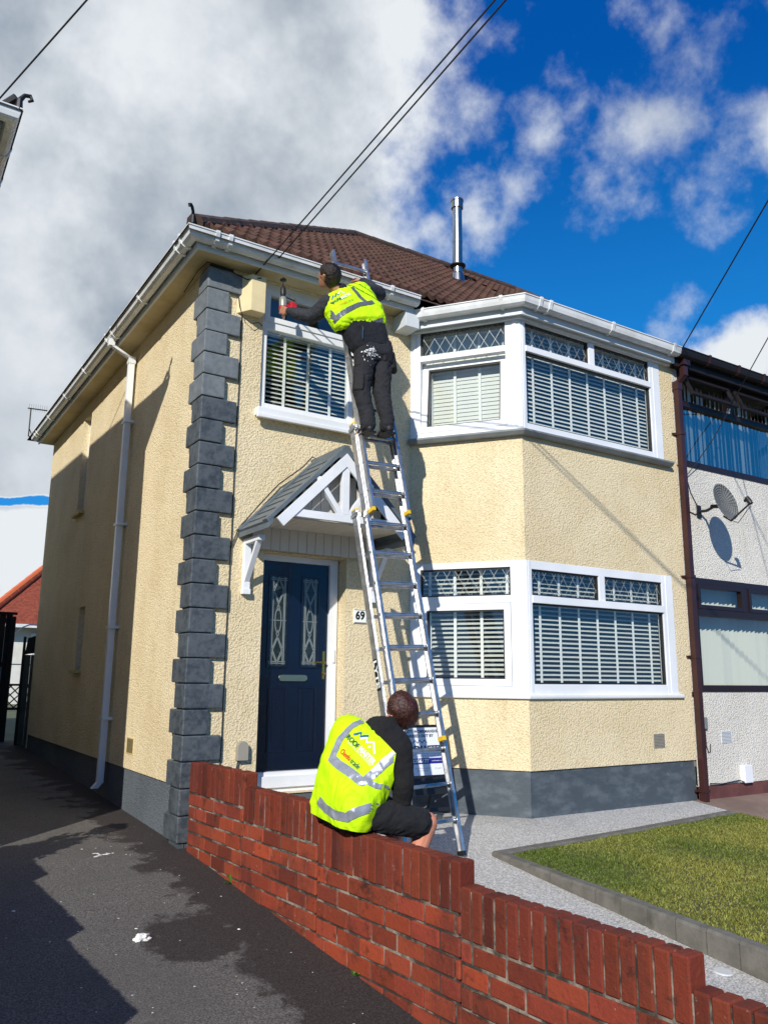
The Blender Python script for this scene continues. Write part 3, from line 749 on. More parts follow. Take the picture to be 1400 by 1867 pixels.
def bracket(n0, z0, path, m, parent):
    br = MB(); br.sweep(GB(n0, z0), path); br.build('gutter_bracket', m, parent)
for x in (-.10, .02, 1.02, 1.70): bracket(.236, 4.535, [(x, 0), (x+.035, 0)], 'gutter', gut)
for y in (-.12, .02, 1.15, 2.17, 2.40, 3.5, 4.6, 5.7, 6.6, 6.75): bracket(.236, 4.535, [(0, y+.035), (0, y)], 'gutter', gut)
pbay_all = [(2.171, 0), (2.846, -.905), (5.07, -.905)]
e = MB(); e.sweep([(.085, 4.365), (.105, 4.365), (.105, 4.475), (.085, 4.475)], pbay_all); e.build('bay_fascia', 'fascia', house)
e = MB(); e.sweep([(-.05, 4.378), (.087, 4.378), (.087, 4.384), (-.05, 4.384)], pbay_all); e.build('bay_soffit', 'fascia', house)
e = MB(); e.sweep([(.0, 4.352), (.045, 4.352), (.045, 4.3775), (.0, 4.3775)], pbay_all); e.build('bay_moulding', 'fascia', house)
gt = MB(); gt.sweep(GP(.11, 4.43), pbay_all); gut2 = gt.build('bay_gutter', 'gutter', house)
U_ = BAYL.U; A_ = Vector((2.171, 0, 0))
for s in (.18, .98): bracket(.11, 4.43, [(A_+U_*s).to_2d(), (A_+U_*(s+.035)).to_2d()], 'gutter', gut2)
for x in (2.93, 3.06, 3.95, 4.93): bracket(.11, 4.43, [(x, -.905), (x+.035, -.905)], 'gutter', gut2)
# box end where main fascia meets bay
e = MB(); e.box(1.955, 2.12, -.225, .0, 4.33, 4.495); e.build('fascia_box', 'fascia', house, bevel=.004)

# ---- roof of the pair (our half and the joined half are separate meshes)
TAN = .78
def roof_front(x0, x1, hipL, hipR, XL, XR, name, parent):
    mb = MB(); gauge = .235; du = .0275; per = .11; Z0, Y0 = 4.655, -.305
    nj = int(3.84/gauge)+1; tints = {}
    for j in range(nj):
        v0 = j*gauge; v1 = v0+gauge+.02; n = int((x1-x0)/du)
        for i in range(n):
            xa = x0+i*du; xb = xa+du; xc = (xa+xb)/2; vc = v0+gauge*.5
            if hipL and xc-XL < vc-.02: continue
            if hipR and XR-xc < vc-.02: continue
            if v0 > 3.83: continue
            key = (j, int((xc-x0)/(per*2)))
            if key not in tints:
                b = random.uniform(.72, 1.18); tints[key] = (b, b*random.uniform(.92, 1.04), b*random.uniform(.9, 1.05))
            mb.ct = tints[key]
            h = lambda x: .026*max(-.5, math.cos(2*math.pi*(x-x0)/per))
            P = lambda x, v, t: (x, Y0+v, Z0+TAN*v+t+h(x))
            a, b_, c, d = P(xa, v0, .046), P(xb, v0, .046), P(xb, v1, .004), P(xa, v1, .004)
            mb.quad(a, b_, c, d)
            mb.quad(P(xa, v0+.012, -.012), P(xb, v0+.012, -.012), b_, a)
    o = mb.build(name, 'roof', parent, tint=True, fixn=False)
    return o
XL, XR = -.36, 10.62
rf = roof_front(-.36, X1, True, False, XL, XR, 'roof', house)
rp = MB(); mid = 3.48; zr = 4.60+TAN*3.84
rp.add([(-.36, -.355, 4.60), (-.36, 7.3, 4.60), (3.48, mid, zr), (-.36, -.355, 4.60)], [(0, 1, 2)]) 
rp.add([(-.36, 7.3, 4.60), (X1, 7.3, 4.60), (X1, mid, zr), (3.48, mid, zr)], [(0, 1, 2, 3)])
rp.add([(-.36, -.355, 4.575), (X1, -.355, 4.575), (X1, mid, zr-.03), (3.48, mid, zr-.03)], [(0, 1, 2, 3)])
rp.build('roof_slope', 'ridge', rf, fixn=False)
def ridge_run(mb, A, B, r=.075, ln=.33):
    A, B = Vector(A), Vector(B); D = B-A; n = max(1, round(D.length/ln)); D /= n
    for i in range(n):
        a = A+D*i; b = a+D*1.02; rr = r*random.uniform(.97, 1.04)
        mb.tube([a, b], [rr, rr*.93], 10)
rd_ = MB(); ridge_run(rd_, (-.27, -.27, 4.69), (3.48, mid, zr+.04)); ridge_run(rd_, (3.48, mid, zr+.045), (X1, mid, zr+.045))
rd_.build('ridge_tiles', 'ridge', rf, fixn=False)
br_ = MB(); br_.sweep([(.185, 4.50), (.185, 4.53), (-.62, 4.53+.8*.44), (-.62, 4.5+.8*.44)], [(2.171, 0), (2.846, -.905), (X1, -.905)], caps=True); br_.build('bay_roof', 'ridge', rf)
fin = MB()
fin.tube([(-.30, -.30, 4.66), (-.30, -.30, 4.77), (-.315, -.315, 4.80), (-.335, -.335, 4.81), (-.355, -.355, 4.795), (-.35, -.35, 4.775)], [.020, .014, .014, .014, .012, .009], 8)
fin.build('finial', 'black', rf)

# ---- downpipe on the side wall
dp = MB()
dp.box(-.33, -.265, 2.25, 2.32, 4.46, 4.54)
dp.obox((-.325, 2.255, 4.47), (.065, 0, 0), (0, .065, 0), (.235, 0, -.12))
dp.box(-.098, -.033, 2.255, 2.32, -.20, 4.36)
dp.obox((-.098, 2.255, -.19), (.065, 0, 0), (0, .065, 0), (-.05, 0, -.06))
dpo = dp.build('downpipe', 'upvc', house, bevel=.004)
for z in (.42, 1.35, 2.45, 3.6): dp = MB(); dp.box(-.105, -.001, 2.21, 2.365, z, z+.028); dp.build('pipe_clip', 'upvc', dpo)
dp = MB()
dp.box(-.104, -.027, 2.249, 2.326, 4.30, 4.38)
dp.build('pipe_joint', 'upvc', dpo)

# ---- windows
def win_group(name, parent):
    return None
# small first-floor window over the door
L = Loc((0, .03), (1, 0))
f = MB()
frame_rect(f, L, .516, 1.511, 3.246, 4.50, .058, -.07, .0, wb=.07, wt=.10)
L.box(f, .574, 1.453, -.069, -.001, 4.045, 4.135)
fo = f.build('window', 'upvc', house, bevel=.003)
s = MB(); frame_rect(s, L, .545, 1.482, 4.115, 4.43, .05, -.05, .012); s.build('sash', 'upvc', fo, bevel=.003)
pane(L, fo, .574, 1.453, 3.31, 4.05, -.03); pane(L, fo, .59, 1.44, 4.16, 4.40, -.02)
blind(L, fo, .55, 1.48, 3.28, 4.07, n=-.11, tilt=40, tapes=(.60, .80, 1.05, 1.29))
s = MB(); s.box(.468, 1.58, -.085, .03, 3.165, 3.235); s.box(.462, 1.586, -.10, -.06, 3.135, 3.17); s.build('sill', 'upvc', fo, bevel=.006)
# bay windows
def bay_window(zb, zt, tr0, tr1, top, gb, name, tiltsash, sillmat, tiltF, tiltL):
    f = MB()
    LF, LL = BAYF, BAYL
    gt_ = top
    # front facet
    LF.box(f, 0, .07, -.07, .006, zb, zt); LF.box(f, 1.905, 2.07, -.07, .006, zb, zt)
    LF.box(f, .07, 1.905, -.069, .005, zb, gb); LF.box(f, .07, 1.905, -.069, .005, gt_, zt)
    LF.box(f, .07, 1.905, -.06, .018, tr0, tr1); LF.box(f, .962, 1.042, -.062, .008, tr1, gt_)
    LF.box(f, 1.955, 1.962, .006, .012, zb, zt); LF.box(f, .02, .05, .006, .014, zb, zt)
    LL.box(f, 0, .105, -.07, .006, zb, zt); LL.box(f, .985, 1.129, -.07, .006, zb, zt)
    LL.box(f, .105, .985, -.069, .005, zb, gb-.02); LL.box(f, .105, .985, -.069, .005, gt_+.02, zt)
    LL.box(f, .105, .985, -.06, .018, tr0, tr1)
    LL.box(f, 1.06, 1.10, .006, .014, zb, zt); LL.box(f, .03, .06, .006, .012, zb, zt)
    c = LF.p(0, 0, 0); f.lathe([(.022, zb), (.022, zt)], (c.x+.01, c.y+.012, 0), (0, 0, 1), 12)
    fo = f.build('bay_window', 'upvc', house, bevel=.003)
    # front sash bead + panes
    g_ = MB(); frame_rect(g_, LF, .07, 1.905, gb, tr0, .014, -.05, -.012); frame_rect(g_, LF, .07, .962, tr1, gt_, .014, -.05, -.012); frame_rect(g_, LF, 1.042, 1.905, tr1, gt_, .014, -.05, -.012)
    frame_rect(g_, LL, .105, .985, tr1, gt_+.02, .014, -.05, -.012)
    g_.build('glazing_bead', 'sillgrey' if 0 else 'black', fo)
    pane(LF, fo, .07, 1.905, gb, tr0, -.03); pane(LF, fo, .07, .962, tr1, gt_, -.03); pane(LF, fo, 1.042, 1.905, tr1, gt_, -.03)
    pane(LL, fo, .105, .985, tr1, gt_+.02, -.03)
    lattice(LF, fo, .075, .957, tr1, gt_, -.024); lattice(LF, fo, 1.047, 1.90, tr1, gt_, -.024); lattice(LL, fo, .11, .98, tr1, gt_+.02, -.024, du=.115)
    # opening sash on the left facet
    s = MB(); w_ = .062
    z0, z1 = gb-.02, tr0
    if tiltsash:
        th = R(6.5); cs, sn = math.cos(th), math.sin(th)
        def tp(u, n, z):  # rotate about bottom edge inwards
            dz = z-z0; return LL.p(u, n*cs-dz*sn-.005, z0+dz*cs+n*sn)
    else:
        tp = lambda u, n, z: LL.p(u, n, z)
    def tb(mb, u0, u1, n0, n1, a, b):
        O = tp(u0, n0, a); mb.obox(O, tp(u1, n0, a)-O, tp(u0, n1, a)-O, tp(u0, n0, b)-O)
    for (a, b, c_, d) in ((.108, .108+w_, z0, z1), (.982-w_, .982, z0, z1), (.108+w_, .982-w_, z0, z0+w_), (.108+w_, .982-w_, z1-w_, z1)):
        tb(s, a, b, -.05, .014, c_, d)
    so_ = s.build('sash', 'upvc', fo, bevel=.003)
    s = MB()
    for (a, b, c_, d) in ((.108+w_, .12+w_, z0+w_, z1-w_), (.97-w_, .982-w_, z0+w_, z1-w_), (.12+w_, .97-w_, z0+w_, z0+w_+.012), (.12+w_, .97-w_, z1-w_-.012, z1-w_)):
        tb(s, a, b, -.045, .0, c_, d)
    s.build('glazing_bead', 'black', fo)
    m_ = MB(); m_.quad(tp(.11+w_, -.02, z0+w_), tp(.98-w_, -.02, z0+w_), tp(.98-w_, -.02, z1-w_), tp(.11+w_, -.02, z1-w_)); m_.build('pane', 'glass', fo, fixn=False)
    blind(LF, fo, .09, 2.04, zb+.09, gt_+.05, n=-.14, tilt=tiltF, tapes=[.27+i*.258 for i in range(7)])
    blind(LL, fo, .06, .99, zb+.09, gt_+.05, n=-.20 if tiltsash else -.13, tilt=tiltL, tapes=(.17, .42, .68, .93))
    # sill
    s = MB()
    if sillmat == 'sillgrey':
        s.sweep([(-.05, zb-.062), (.055, zb-.062), (.085, zb-.03), (.085, zb-.012), (.0, zb-.0), (-.05, zb)], [(2.171, 0), (2.846, -.905), (4.985, -.905)])
    else:
        s.sweep([(-.05, zb-.02), (.03, zb-.02), (.035, zb-.006), (.035, zb+.012), (-.0, zb+.02), (-.05, zb+.02)], [(2.171, 0), (2.846, -.905), (4.97, -.905)])
    s.build('sill', sillmat, fo, bevel=.003)
    return fo
bay_window(3.222, 4.378, 4.04, 4.10, 4.345, 3.30, 'upper', True, 'sillgrey', 46, 78)
bay_window(.712, 1.955, 1.56, 1.63, 1.875, .823, 'lower', False, 'upvc', 24, 24)
# side windows
for (u0, u1, z0, z1) in ((2.15, 2.58, 2.98, 4.33), (2.80, 3.12, .93, 1.70)):
    f = MB(); frame_rect(f, SIDE, u0, u1, z0, z1, .05, -.12, -.08); fo = f.build('side_window', 'upvc', house); pane(SIDE, fo, u0+.05, u1-.05, z0+.05, z1-.05, -.10)
    f = MB(); SIDE.box(f, u0-.03, u1+.03, -.09, .06, z0-.04, z0); f.build('sill', 'smoothcream', fo, bevel=.004)

# ---- door
L = Loc((0, .165), (1, 0))
f = MB(); L.box(f, .617, .655, -.05, .03, -.05, 1.947); L.box(f, 1.357, 1.44, -.05, .03, -.05, 1.947); L.box(f, .655, 1.357, -.05, .029, 1.893, 1.947); L.box(f, .60, 1.445, -.06, .05, -.10, .068)
L.box(f, .6, 1.445, .05, .075, -.06, .035); L.box(f, 1.395, 1.415, .03, .045, 1.0, 1.12)
f.build('door_frame', 'upvc', house, bevel=.003)
d = MB(); L.box(d, .656, 1.356, -.045, .0, .072, 1.892)
def panel(mb, x0, x1, z0, z1):
    for (a, b, c_, e_) in ((x0, x1, z0, z0+.014), (x0, x1, z1-.014, z1), (x0, x0+.014, z0+.014, z1-.014), (x1-.014, x1, z0+.014, z1-.014)): L.box(mb, a, b, 0, .007, c_, e_)
    L.box(mb, x0+.045, x1-.045, 0, .006, z0+.045, z1-.045)
panel(d, .775, .955, .225, .78); panel(d, 1.075, 1.25, .225, .78)
for x0, x1 in ((.748, .95), (1.075, 1.262)):
    for (a, b, c_, e_) in ((x0, x1, .945, .962), (x0, x1, 1.765, 1.782), (x0, x0+.016, .962, 1.765), (x1-.016, x1, .962, 1.765)): L.box(d, a, b, 0, .009, c_, e_)
door = d.build('door', 'navy', house, bevel=.003)
for x0, x1 in ((.764, .934), (1.091, 1.246)):
    m_ = MB(); L.box(m_, x0, x1, .0, .003, .962, 1.765); gp = m_.build('door_pane', mat('obscure_glass', (44, 58, 56), .12, (26, 36, 38), 30), door) if 'obscure_glass' not in bpy.data.materials else m_.build('door_pane', bpy.data.materials['obscure_glass'], door)
    cx = (x0+x1)/2; l = MB()
    def ln_(pts, w_=.0035):
        for (a, b), (a2, b2) in zip(pts[:-1], pts[1:]):
            P0, P1 = L.p(a, .003, b), L.p(a2, .003, b2); q_ = (P1-P0).normalized().cross(L.N)*w_*1.6
            l.obox(P0-q_/2, P1-P0, q_, L.N*.004)
    hw = (x1-x0)/2-.02
    for k in (-1, 1):
        ln_([(cx+k*hw, .975), (cx+k*hw, 1.755)]); ln_([(cx+k*(hw-.012), .975), (cx+k*(hw-.012), 1.755)])
    for z in (.985, 1.0, 1.74, 1.725, 1.363): ln_([(x0+.004, z), (x1-.004, z)])
    for zc, hh in ((1.63, .105), (1.10, .105), (1.475, .03), (1.245, .03)):
        ww = hh*.42
        ln_([(cx, zc-hh), (cx+ww, zc), (cx, zc+hh), (cx-ww, zc), (cx, zc-hh)])
        if hh > .05:
            ln_([(cx, zc-hh-.02), (cx+ww*1.3, zc), (cx, zc+hh+.02), (cx-ww*1.3, zc), (cx, zc-hh-.02)], .003)
    ln_([(cx+.03*math.cos(t/12*2*math.pi), 1.363+.11*math.sin(t/12*2*math.pi)) for t in range(13)])
    l.build('leading', 'lead', door)
h = MB(); L.box(h, 1.305, 1.33, 0, .01, .85, 1.10); h.tube([L.p(1.318, 0, 1.0), L.p(1.318, .045, 1.0), L.p(1.22, .05, 1.0), L.p(1.205, .05, .995)], .009, 8); h.lathe([(0, 0), (.012, 0), (.012, .012), (0, .014)], L.p(1.318, .01, .90), L.N, 12)
h.build('handle', 'gold', door)
h = MB(); h.prism([(.875+.028-.028*math.cos(t), .858+.028*math.sin(t)) for t in np.linspace(-math.pi/2, math.pi/2, 8)]+[(1.155-.028+.028*math.cos(t), .858+.028*math.sin(t)) for t in np.linspace(math.pi/2, -math.pi/2, 8)], L.O, L.U, (0, 0, 1), L.N*.012)
h.build('letter_plate', 'silvergold', door, bevel=.003)
h = MB(); L.box(h, .905, 1.125, .012, .016, .848, .868); h.build('letter_flap', 'silvergold', door)
st = MB(); st.box(.45, 1.70, -.34, .16, -.42, -.11); st.build('door_step', 'plinth', house, bevel=.012)

# ---- porch canopy
cx, hw, zc0, zc1, dep = 1.08, .71, 2.085, 2.795, .62
cn = MB()
T_ = .055
for sg in (-1, 1):
    a = Vector((cx+sg*hw, 0, zc0)); b = Vector((cx, 0, zc1))
    cn.obox(a, b-a, (0, -dep, 0), (0, 0, -T_)) if 0 else None
    # tiled slope as overlapping small steps
    n = 9
    for i in range(n):
        p0 = a+(b-a)*(i/n); p1 = a+(b-a)*((i+1)/n)
        nrm = Vector((sg*(zc1-zc0), 0, hw)).normalized()
        cn.obox(p0+Vector((0, -.05, 0)), (p1-p0)+nrm*-.010, (0, -(dep-.13), 0), nrm*.022)
    # raised verges at wall and front
    for y0, y1, k in ((.0, -.06, .035), (-dep+.085, -dep, .035)):
        cn.obox(a+Vector((0, y0, 0)), b-a, (0, y1-y0, 0), Vector((sg*(zc1-zc0), 0, hw)).normalized()*k)
    cn.obox(a+Vector((0, 0, -.045)), (b-a)*.06, (0, -dep, 0), (0, 0, .06))
cn.box(cx-.03, cx+.03, -dep, 0, zc1-.01, zc1+.045)
cn.prism([(-.075, -.075), (.075, -.075), (.05, .0), (.03, .03), (0, .046), (-.03, .03), (-.05, 0)], (cx, -dep-.003, zc1), (1, 0, 0), (0, 0, 1), (0, .05, 0))
can = cn.build('porch_canopy', 'canopytile', house, bevel=.004)
cu = MB()
for sg in (-1, 1):   # bargeboards
    yb_ = -dep-.006-(.003 if sg > 0 else 0); a = Vector((cx+sg*(hw-.07), yb_, zc0+.040)); b = Vector((cx, yb_, zc1-.030)); nrm = Vector((sg*(zc1-zc0), 0, hw)).normalized()
    cu.obox(a-nrm*.085, b-a+Vector((sg*-.0, 0, 0)), (0, .022, 0), nrm*.085)
cu.box(cx-.50, cx+.50, -dep+.005, -dep+.05, 2.16, 2.225); cu.prism([(-.11, 2.64), (.11, 2.64), (0, 2.775)], (cx, -dep+.0055, 0), (1, 0, 0), (0, 0, 1), (0, .03, 0))
cu.box(cx-.035, cx+.035, -dep+.0045, -dep+.051, 2.225, 2.70)
for sg in (-1, 1):
    cu.obox((cx+sg*.30, -dep+.006, 2.53), (-sg*.055, 0, 0), (0, .044, 0), (-sg*.235, 0, -.31))
cu.build('gable_truss', 'upvc', can, bevel=.003)
cu = MB()
for i in range(14):   # boarded ceiling hanging behind the truss
    x = cx-.60+i*.0875; cu.box(x, x+.083, -.06, -.045, 1.955, 2.16)
    cu.box(x, x+.083, -dep+.06, -.06, 2.150, 2.16)
for i in range(14):
    x = cx-.60+i*.0875; zt = zc1-.06-abs(x+.04-cx)*1.0
    if zt > 2.2: cu.box(x, x+.083, -dep+.15, -dep+.16, 2.16, zt)
cu.build('canopy_boarding', 'boarding', can)
for sg in (-1, 1):
    cu = MB(); xx = cx+sg*(hw-.075)
    cu.box(xx-.03, xx+.03, -.05, .0, 1.57, 2.03); cu.box(xx-.029, xx+.029, -.33, -.05, 1.985, 2.03)
    cu.obox((xx-.024, -.05, 1.66), (.048, 0, 0), (0, .0, .05), (0, -.24, .33)); cu.box(xx-.035, xx+.035, -.06, 0, 1.555, 1.60)
    cu.build('gallows_bracket', 'upvc', can, bevel=.003)

# ---- small fittings that belong to the wall
v = MB(); v.box(4.489, 4.651, -.912, -.904, .206, .343)
ve = v.build('air_brick', 'lampbox', house); v = MB()
for r in range(9):
    for c in range(9): v.box(4.496+c*.0172, 4.504+c*.0172, -.9135, -.911, .214+r*.0142, .221+r*.0142)
v.build('air_holes', 'black', ve)
v = MB(); v.box(-.008, .001, 1.40, 1.62, .14, .29); v2 = v.build('air_brick', 'smoothcream', house); v = MB()
for c in range(11): v.box(-.0095, -.007, 1.413+c*.018, 1.421+c*.018, .15, .28)
v.build('air_holes', 'black', v2)

# ================================================================== JOINED WHITE HOUSE
nb = thing('joined_white_house', 'white roughcast other half of the pair with dark brown frames and brown downpipe', 'house', (7.5, 0, -.4))
W2 = 10.264
w = MB()
pb = [(X1, -.905), (W2-2.846, -.905), (W2-2.171, 0), (W2, 0), (W2, 6.95)]
for z0, z1 in ((-.20, .752), (1.972, 3.222)): w.sweep([(0, z0), (0, z1), (-.2, z1), (-.2, z0)], pb[:3], caps=False)
w.quad((X1, -.905, .7), (5.262, -.905, .7), (5.262, -.905, 1.98), (X1, -.905, 1.98)); w.quad((X1, -.905, 3.2), (5.232, -.905, 3.2), (5.232, -.905, 4.45), (X1, -.905, 4.45))
w.sweep([(0, -.2), (0, 4.52), (-.2, 4.52), (-.2, -.2)], [(W2-2.171, 0), (W2, 0), (W2, 6.95), (X1, 6.95)], caps=False)
w.build('wall', 'white_render', nb, fixn=True)
p = MB(); p.sweep([(.004, -.6), (.004, -.205), (-.2, -.205), (-.2, -.6)], pb, caps=False); p.build('plinth', 'maroon', nb)
it = MB()
for z in (.3, 2.42, 4.44): it.add([(X1+.02, -.70, z), (W2-2.86, -.70, z), (W2-2.2, .25, z), (W2-2.2, 4, z), (X1+.02, 4, z)], [(0, 1, 2, 3, 4)])
it.quad((X1+.02, 3.4, 0), (W2, 3.4, 0), (W2, 3.4, 4.46), (X1+.02, 3.4, 4.46)); it.quad((X1+.015, -.9, 0), (X1+.015, 6.9, 0), (X1+.015, 6.9, 4.46), (X1+.015, -.9, 4.46))
it.build('interior', 'room', nb, fixn=False)
def brown_window(zb, zt, tr0, tr1, u0, muls, opened):
    L = BAYF; U1 = W2-2.846-2.846; f = MB()
    L.box(f, u0, u0+.055, -.06, .012, zb, zt); L.box(f, U1-.06, U1, -.06, .012, zb, zt)
    L.box(f, u0+.055, U1-.06, -.059, .011, zb, zb+.07); L.box(f, u0+.055, U1-.06, -.059, .011, zt-.065, zt); L.box(f, u0+.055, U1-.06, -.058, .016, tr0, tr1)
    for m_ in muls: L.box(f, m_-.05, m_+.05, -.057, .010, tr1, zt-.065)
    L2 = Loc((W2-2.846, -.905), (.675, .905)); L2.box(f, 0, .08, -.06, .012, zb, zt); L2.box(f, 1.05, 1.129, -.06, .012, zb, zt)
    for a, b in ((zb, zb+.07), (zt-.065, zt), (tr0, tr1)): L2.box(f, .08, 1.05, -.059, .011, a, b)
    fo = f.build('bay_window', 'brownframe', nb, bevel=.003)
    pane(L, fo, u0+.05, U1-.06, zb+.07, tr0, -.03, 'glassblue' if opened else 'glass')
    pane(L2, fo, .08, 1.05, zb+.07, zt-.065, -.03)
    edges = [u0+.055]+[x for m_ in muls for x in (m_-.05, m_+.05)]+[U1-.06]
    for a, b in zip(edges[0::2], edges[1::2]):
        if opened:
            s = MB(); th = R(24); cs, sn = math.cos(th), math.sin(th); H = zt-.065-tr1; zt_ = zt-.065
            def tp(u, n, d): return L.p(u, .012+n*cs+d*sn, zt_-d*cs+n*sn)
            for (p0, p1, d0, d1) in ((a, a+.045, 0, H), (b-.045, b, 0, H), (a+.045, b-.045, 0, .045), (a+.045, b-.045, H-.045, H)):
                O = tp(p0, 0, d0); s.obox(O, tp(p1, 0, d0)-O, tp(p0, .03, d0)-O, tp(p0, 0, d1)-O)
            so_ = s.build('opened_sash', 'shade_brown', fo, bevel=.002)
            s = MB(); s.quad(tp(a+.04, .015, .04), tp(b-.04, .015, .04), tp(b-.04, .015, H-.04), tp(a+.04, .015, H-.04)); s.build('pane', 'glass', fo, fixn=False)
        else:
            s = MB(); frame_rect(s, L, a, b, tr1, zt-.065, .045, -.04, .022); s.build('sash', 'brownframe', fo, bevel=.003)
            pane(L, fo, a+.04, b-.04, tr1+.04, zt-.105, -.01)
    # vertical fabric blinds with uneven angles
    s = MB(); u = u0+.02
    while u < U1-.02:
        an = R(random.uniform(-38, -8) if opened else random.uniform(12, 46)); wv = .084; c_, s_ = math.cos(an)*wv/2, math.sin(an)*wv/2; j = random.uniform(-.006, .006)
        a = L.p(u-c_, -.16-s_+j, zb+.04); b = L.p(u+c_, -.16+s_+j, zb+.04)
        H = zt-.06-(zb+.04)
        s.obox(a, b-a, Vector((0, .0015, 0)), (0, 0, H))
        u += .080
    s.build('vertical_blind', 'curtain', fo)
    return fo
brown_window(3.222, 4.36, 3.93, 4.0, 5.236-2.846, (6.19-2.846, ), True)
brown_window(.752, 1.972, 1.56, 1.635, 5.268-2.846, (6.19-2.846, ), False)
e = MB(); e.sweep([(.085, 4.345), (.105, 4.345), (.105, 4.475), (.085, 4.475)], [(5.075, -.905), (W2-2.846, -.905), (W2-2.171, 0)]); e.build('fascia', 'shade_brown', nb)
e = MB(); e.sweep([(-.05, 4.352), (.087, 4.352), (.087, 4.358), (-.05, 4.358)], pb[:3]); e.build('soffit', 'shade_brown', nb)
gt = MB(); gt.sweep(GP(.11, 4.43), [(5.08, -.905), (W2-2.846, -.905), (W2-2.171, 0)]); gg = gt.build('gutter', 'shade_brown', nb)
for x in (5.55, 6.1, 6.6): bracket(.11, 4.43, [(x, -.905), (x+.035, -.905)], 'brown', gg)
e = MB(); e.sweep([(.20, 4.495), (.222, 4.495), (.222, 4.635), (.20, 4.635)], [(W2-2.1, 0), (W2, 0), (W2, 7.05)]); e.build('fascia', 'brownframe', nb)
rf2 = roof_front(X1+.002, 10.62, False, True, XL, XR, 'roof', nb)
rp = MB(); rp.add([(10.62, 7.3, 4.60), (10.62, -.355, 4.60), (6.78, mid, zr)], [(0, 1, 2)]); rp.add([(X1, 7.3, 4.60), (10.62, 7.3, 4.60), (6.78, mid, zr), (X1, mid, zr)], [(0, 1, 2, 3)]); rp.build('roof_slope', 'ridge', rf2, fixn=False)
rd_ = MB(); ridge_run(rd_, (10.6, -.34, 4.64), (6.78, mid, zr+.04)); ridge_run(rd_, (X1+.01, mid, zr+.045), (6.78, mid, zr+.045)); rd_.build('ridge_tiles', 'ridge', rf2, fixn=False)
br_ = MB(); br_.sweep([(.185, 4.50), (.185, 4.53), (-.62, 4.53+.8*.44), (-.62, 4.5+.8*.44)], [(X1, -.905), (W2-2.846, -.905), (W2-2.171, 0)]); br_.build('bay_roof', 'ridge', rf2)
# brown downpipe with swan neck
dp = MB(); x0, x1, y0, y1 = 5.128, 5.196, -.99, -.925
dp.box(x0, x1, y0, y1, -.38, 4.16)
dp.obox((x0, y0, 4.15), (x1-x0, 0, 0), (0, y1-y0, 0), (.05, -.06, .10)); dp.box(x0+.05, x1+.05, y0-.06, y1-.06, 4.24, 4.44)
dp.box(x0+.03, x1+.075, y0-.08, y1-.04, 4.36, 4.47)
dpo = dp.build('downpipe', 'brown', nb, bevel=.004)
for z in (-.25, 1.1, 1.95, 3.55): dp = MB(); dp.box(x0-.008, x1+.008, y0-.008, -.904, z, z+.03); dp.box(x0-.05, x0-.008, -.925, -.904, z+.004, z+.026); dp.build('pipe_clip', 'brown', dpo)
dp = MB()
dp.box(x0-.006, x1+.006, y0-.006, y1+.006, 4.08, 4.18)
dp.build('pipe_joint', 'brown', dpo)
v = MB(); v.box(5.57, 5.744, -.912, -.904, .218, .342); ve = v.build('air_brick', 'fascia', nb); v = MB()
for r in range(8):
    for c in range(9): v.box(5.579+c*.0178, 5.588+c*.0178, -.9135, -.911, .226+r*.0145, .232+r*.0145)
v.build('air_holes', 'black', ve)
v = MB(); v.box(6.42, 7.0, -.93, -.9, -.35, .9); v.build('meter_cupboard', 'plinth', nb) if 0 else None
# ================================================================== HOUSE ACROSS THE DRIVE
nh = thing('driveway_side_house', 'neighbouring house whose white gutter corner juts in at the upper left', 'house', (-5, 4, -.4))
hx, hy = -2.07, -.17
w = MB(); w.box(-9, hx, hy, 8.2, -.8, 4.95); w.build('wall', 'cream', nh)
pe = [(hx, 8.3), (hx, hy), (-9, hy)]
pe = [(-9, hy), (hx, hy), (hx, 8.3)]
e = MB(); e.sweep([(.0, 4.90), (.24, 4.90), (.24, 5.02), (.0, 5.02)], pe); e.build('fascia', 'sillgrey', nh)
gt = MB(); gt.sweep(GP(.245, 4.925), pe); gg = gt.build('gutter', 'gutter', nh)
for y in (.02, .5, 1.4): bracket(.245, 4.925, [(hx, y), (hx, y+.04)], 'gutter', gg)
r_m = MB(); ex, ey = hx+.36, hy-.36
r_m.add([(ex, ey, 5.0), (ex, 8.5, 5.0), (-9.3, 8.5, 5.0), (-9.3, ey, 5.0), (-5.5, 4, 8.0)], [(0, 1, 4), (1, 2, 4), (2, 3, 4), (3, 0, 4)]); rfn = r_m.build('roof', 'ridge', nh)
fin = MB(); fx, fy = ex-.03, ey+.03
fin.tube([(fx, fy, 5.0), (fx, fy, 5.10), (fx+.03, fy-.0, 5.15), (fx+.07, fy, 5.16), (fx+.085, fy, 5.13), (fx+.06, fy, 5.11)], [.03, .022, .016, .016, .014, .01], 8)
fin.tube([(fx-.12, fy+.12, 5.05), (fx-.02, fy+.02, 5.12)], .035, 8); fin.build('finial', 'black', rfn)
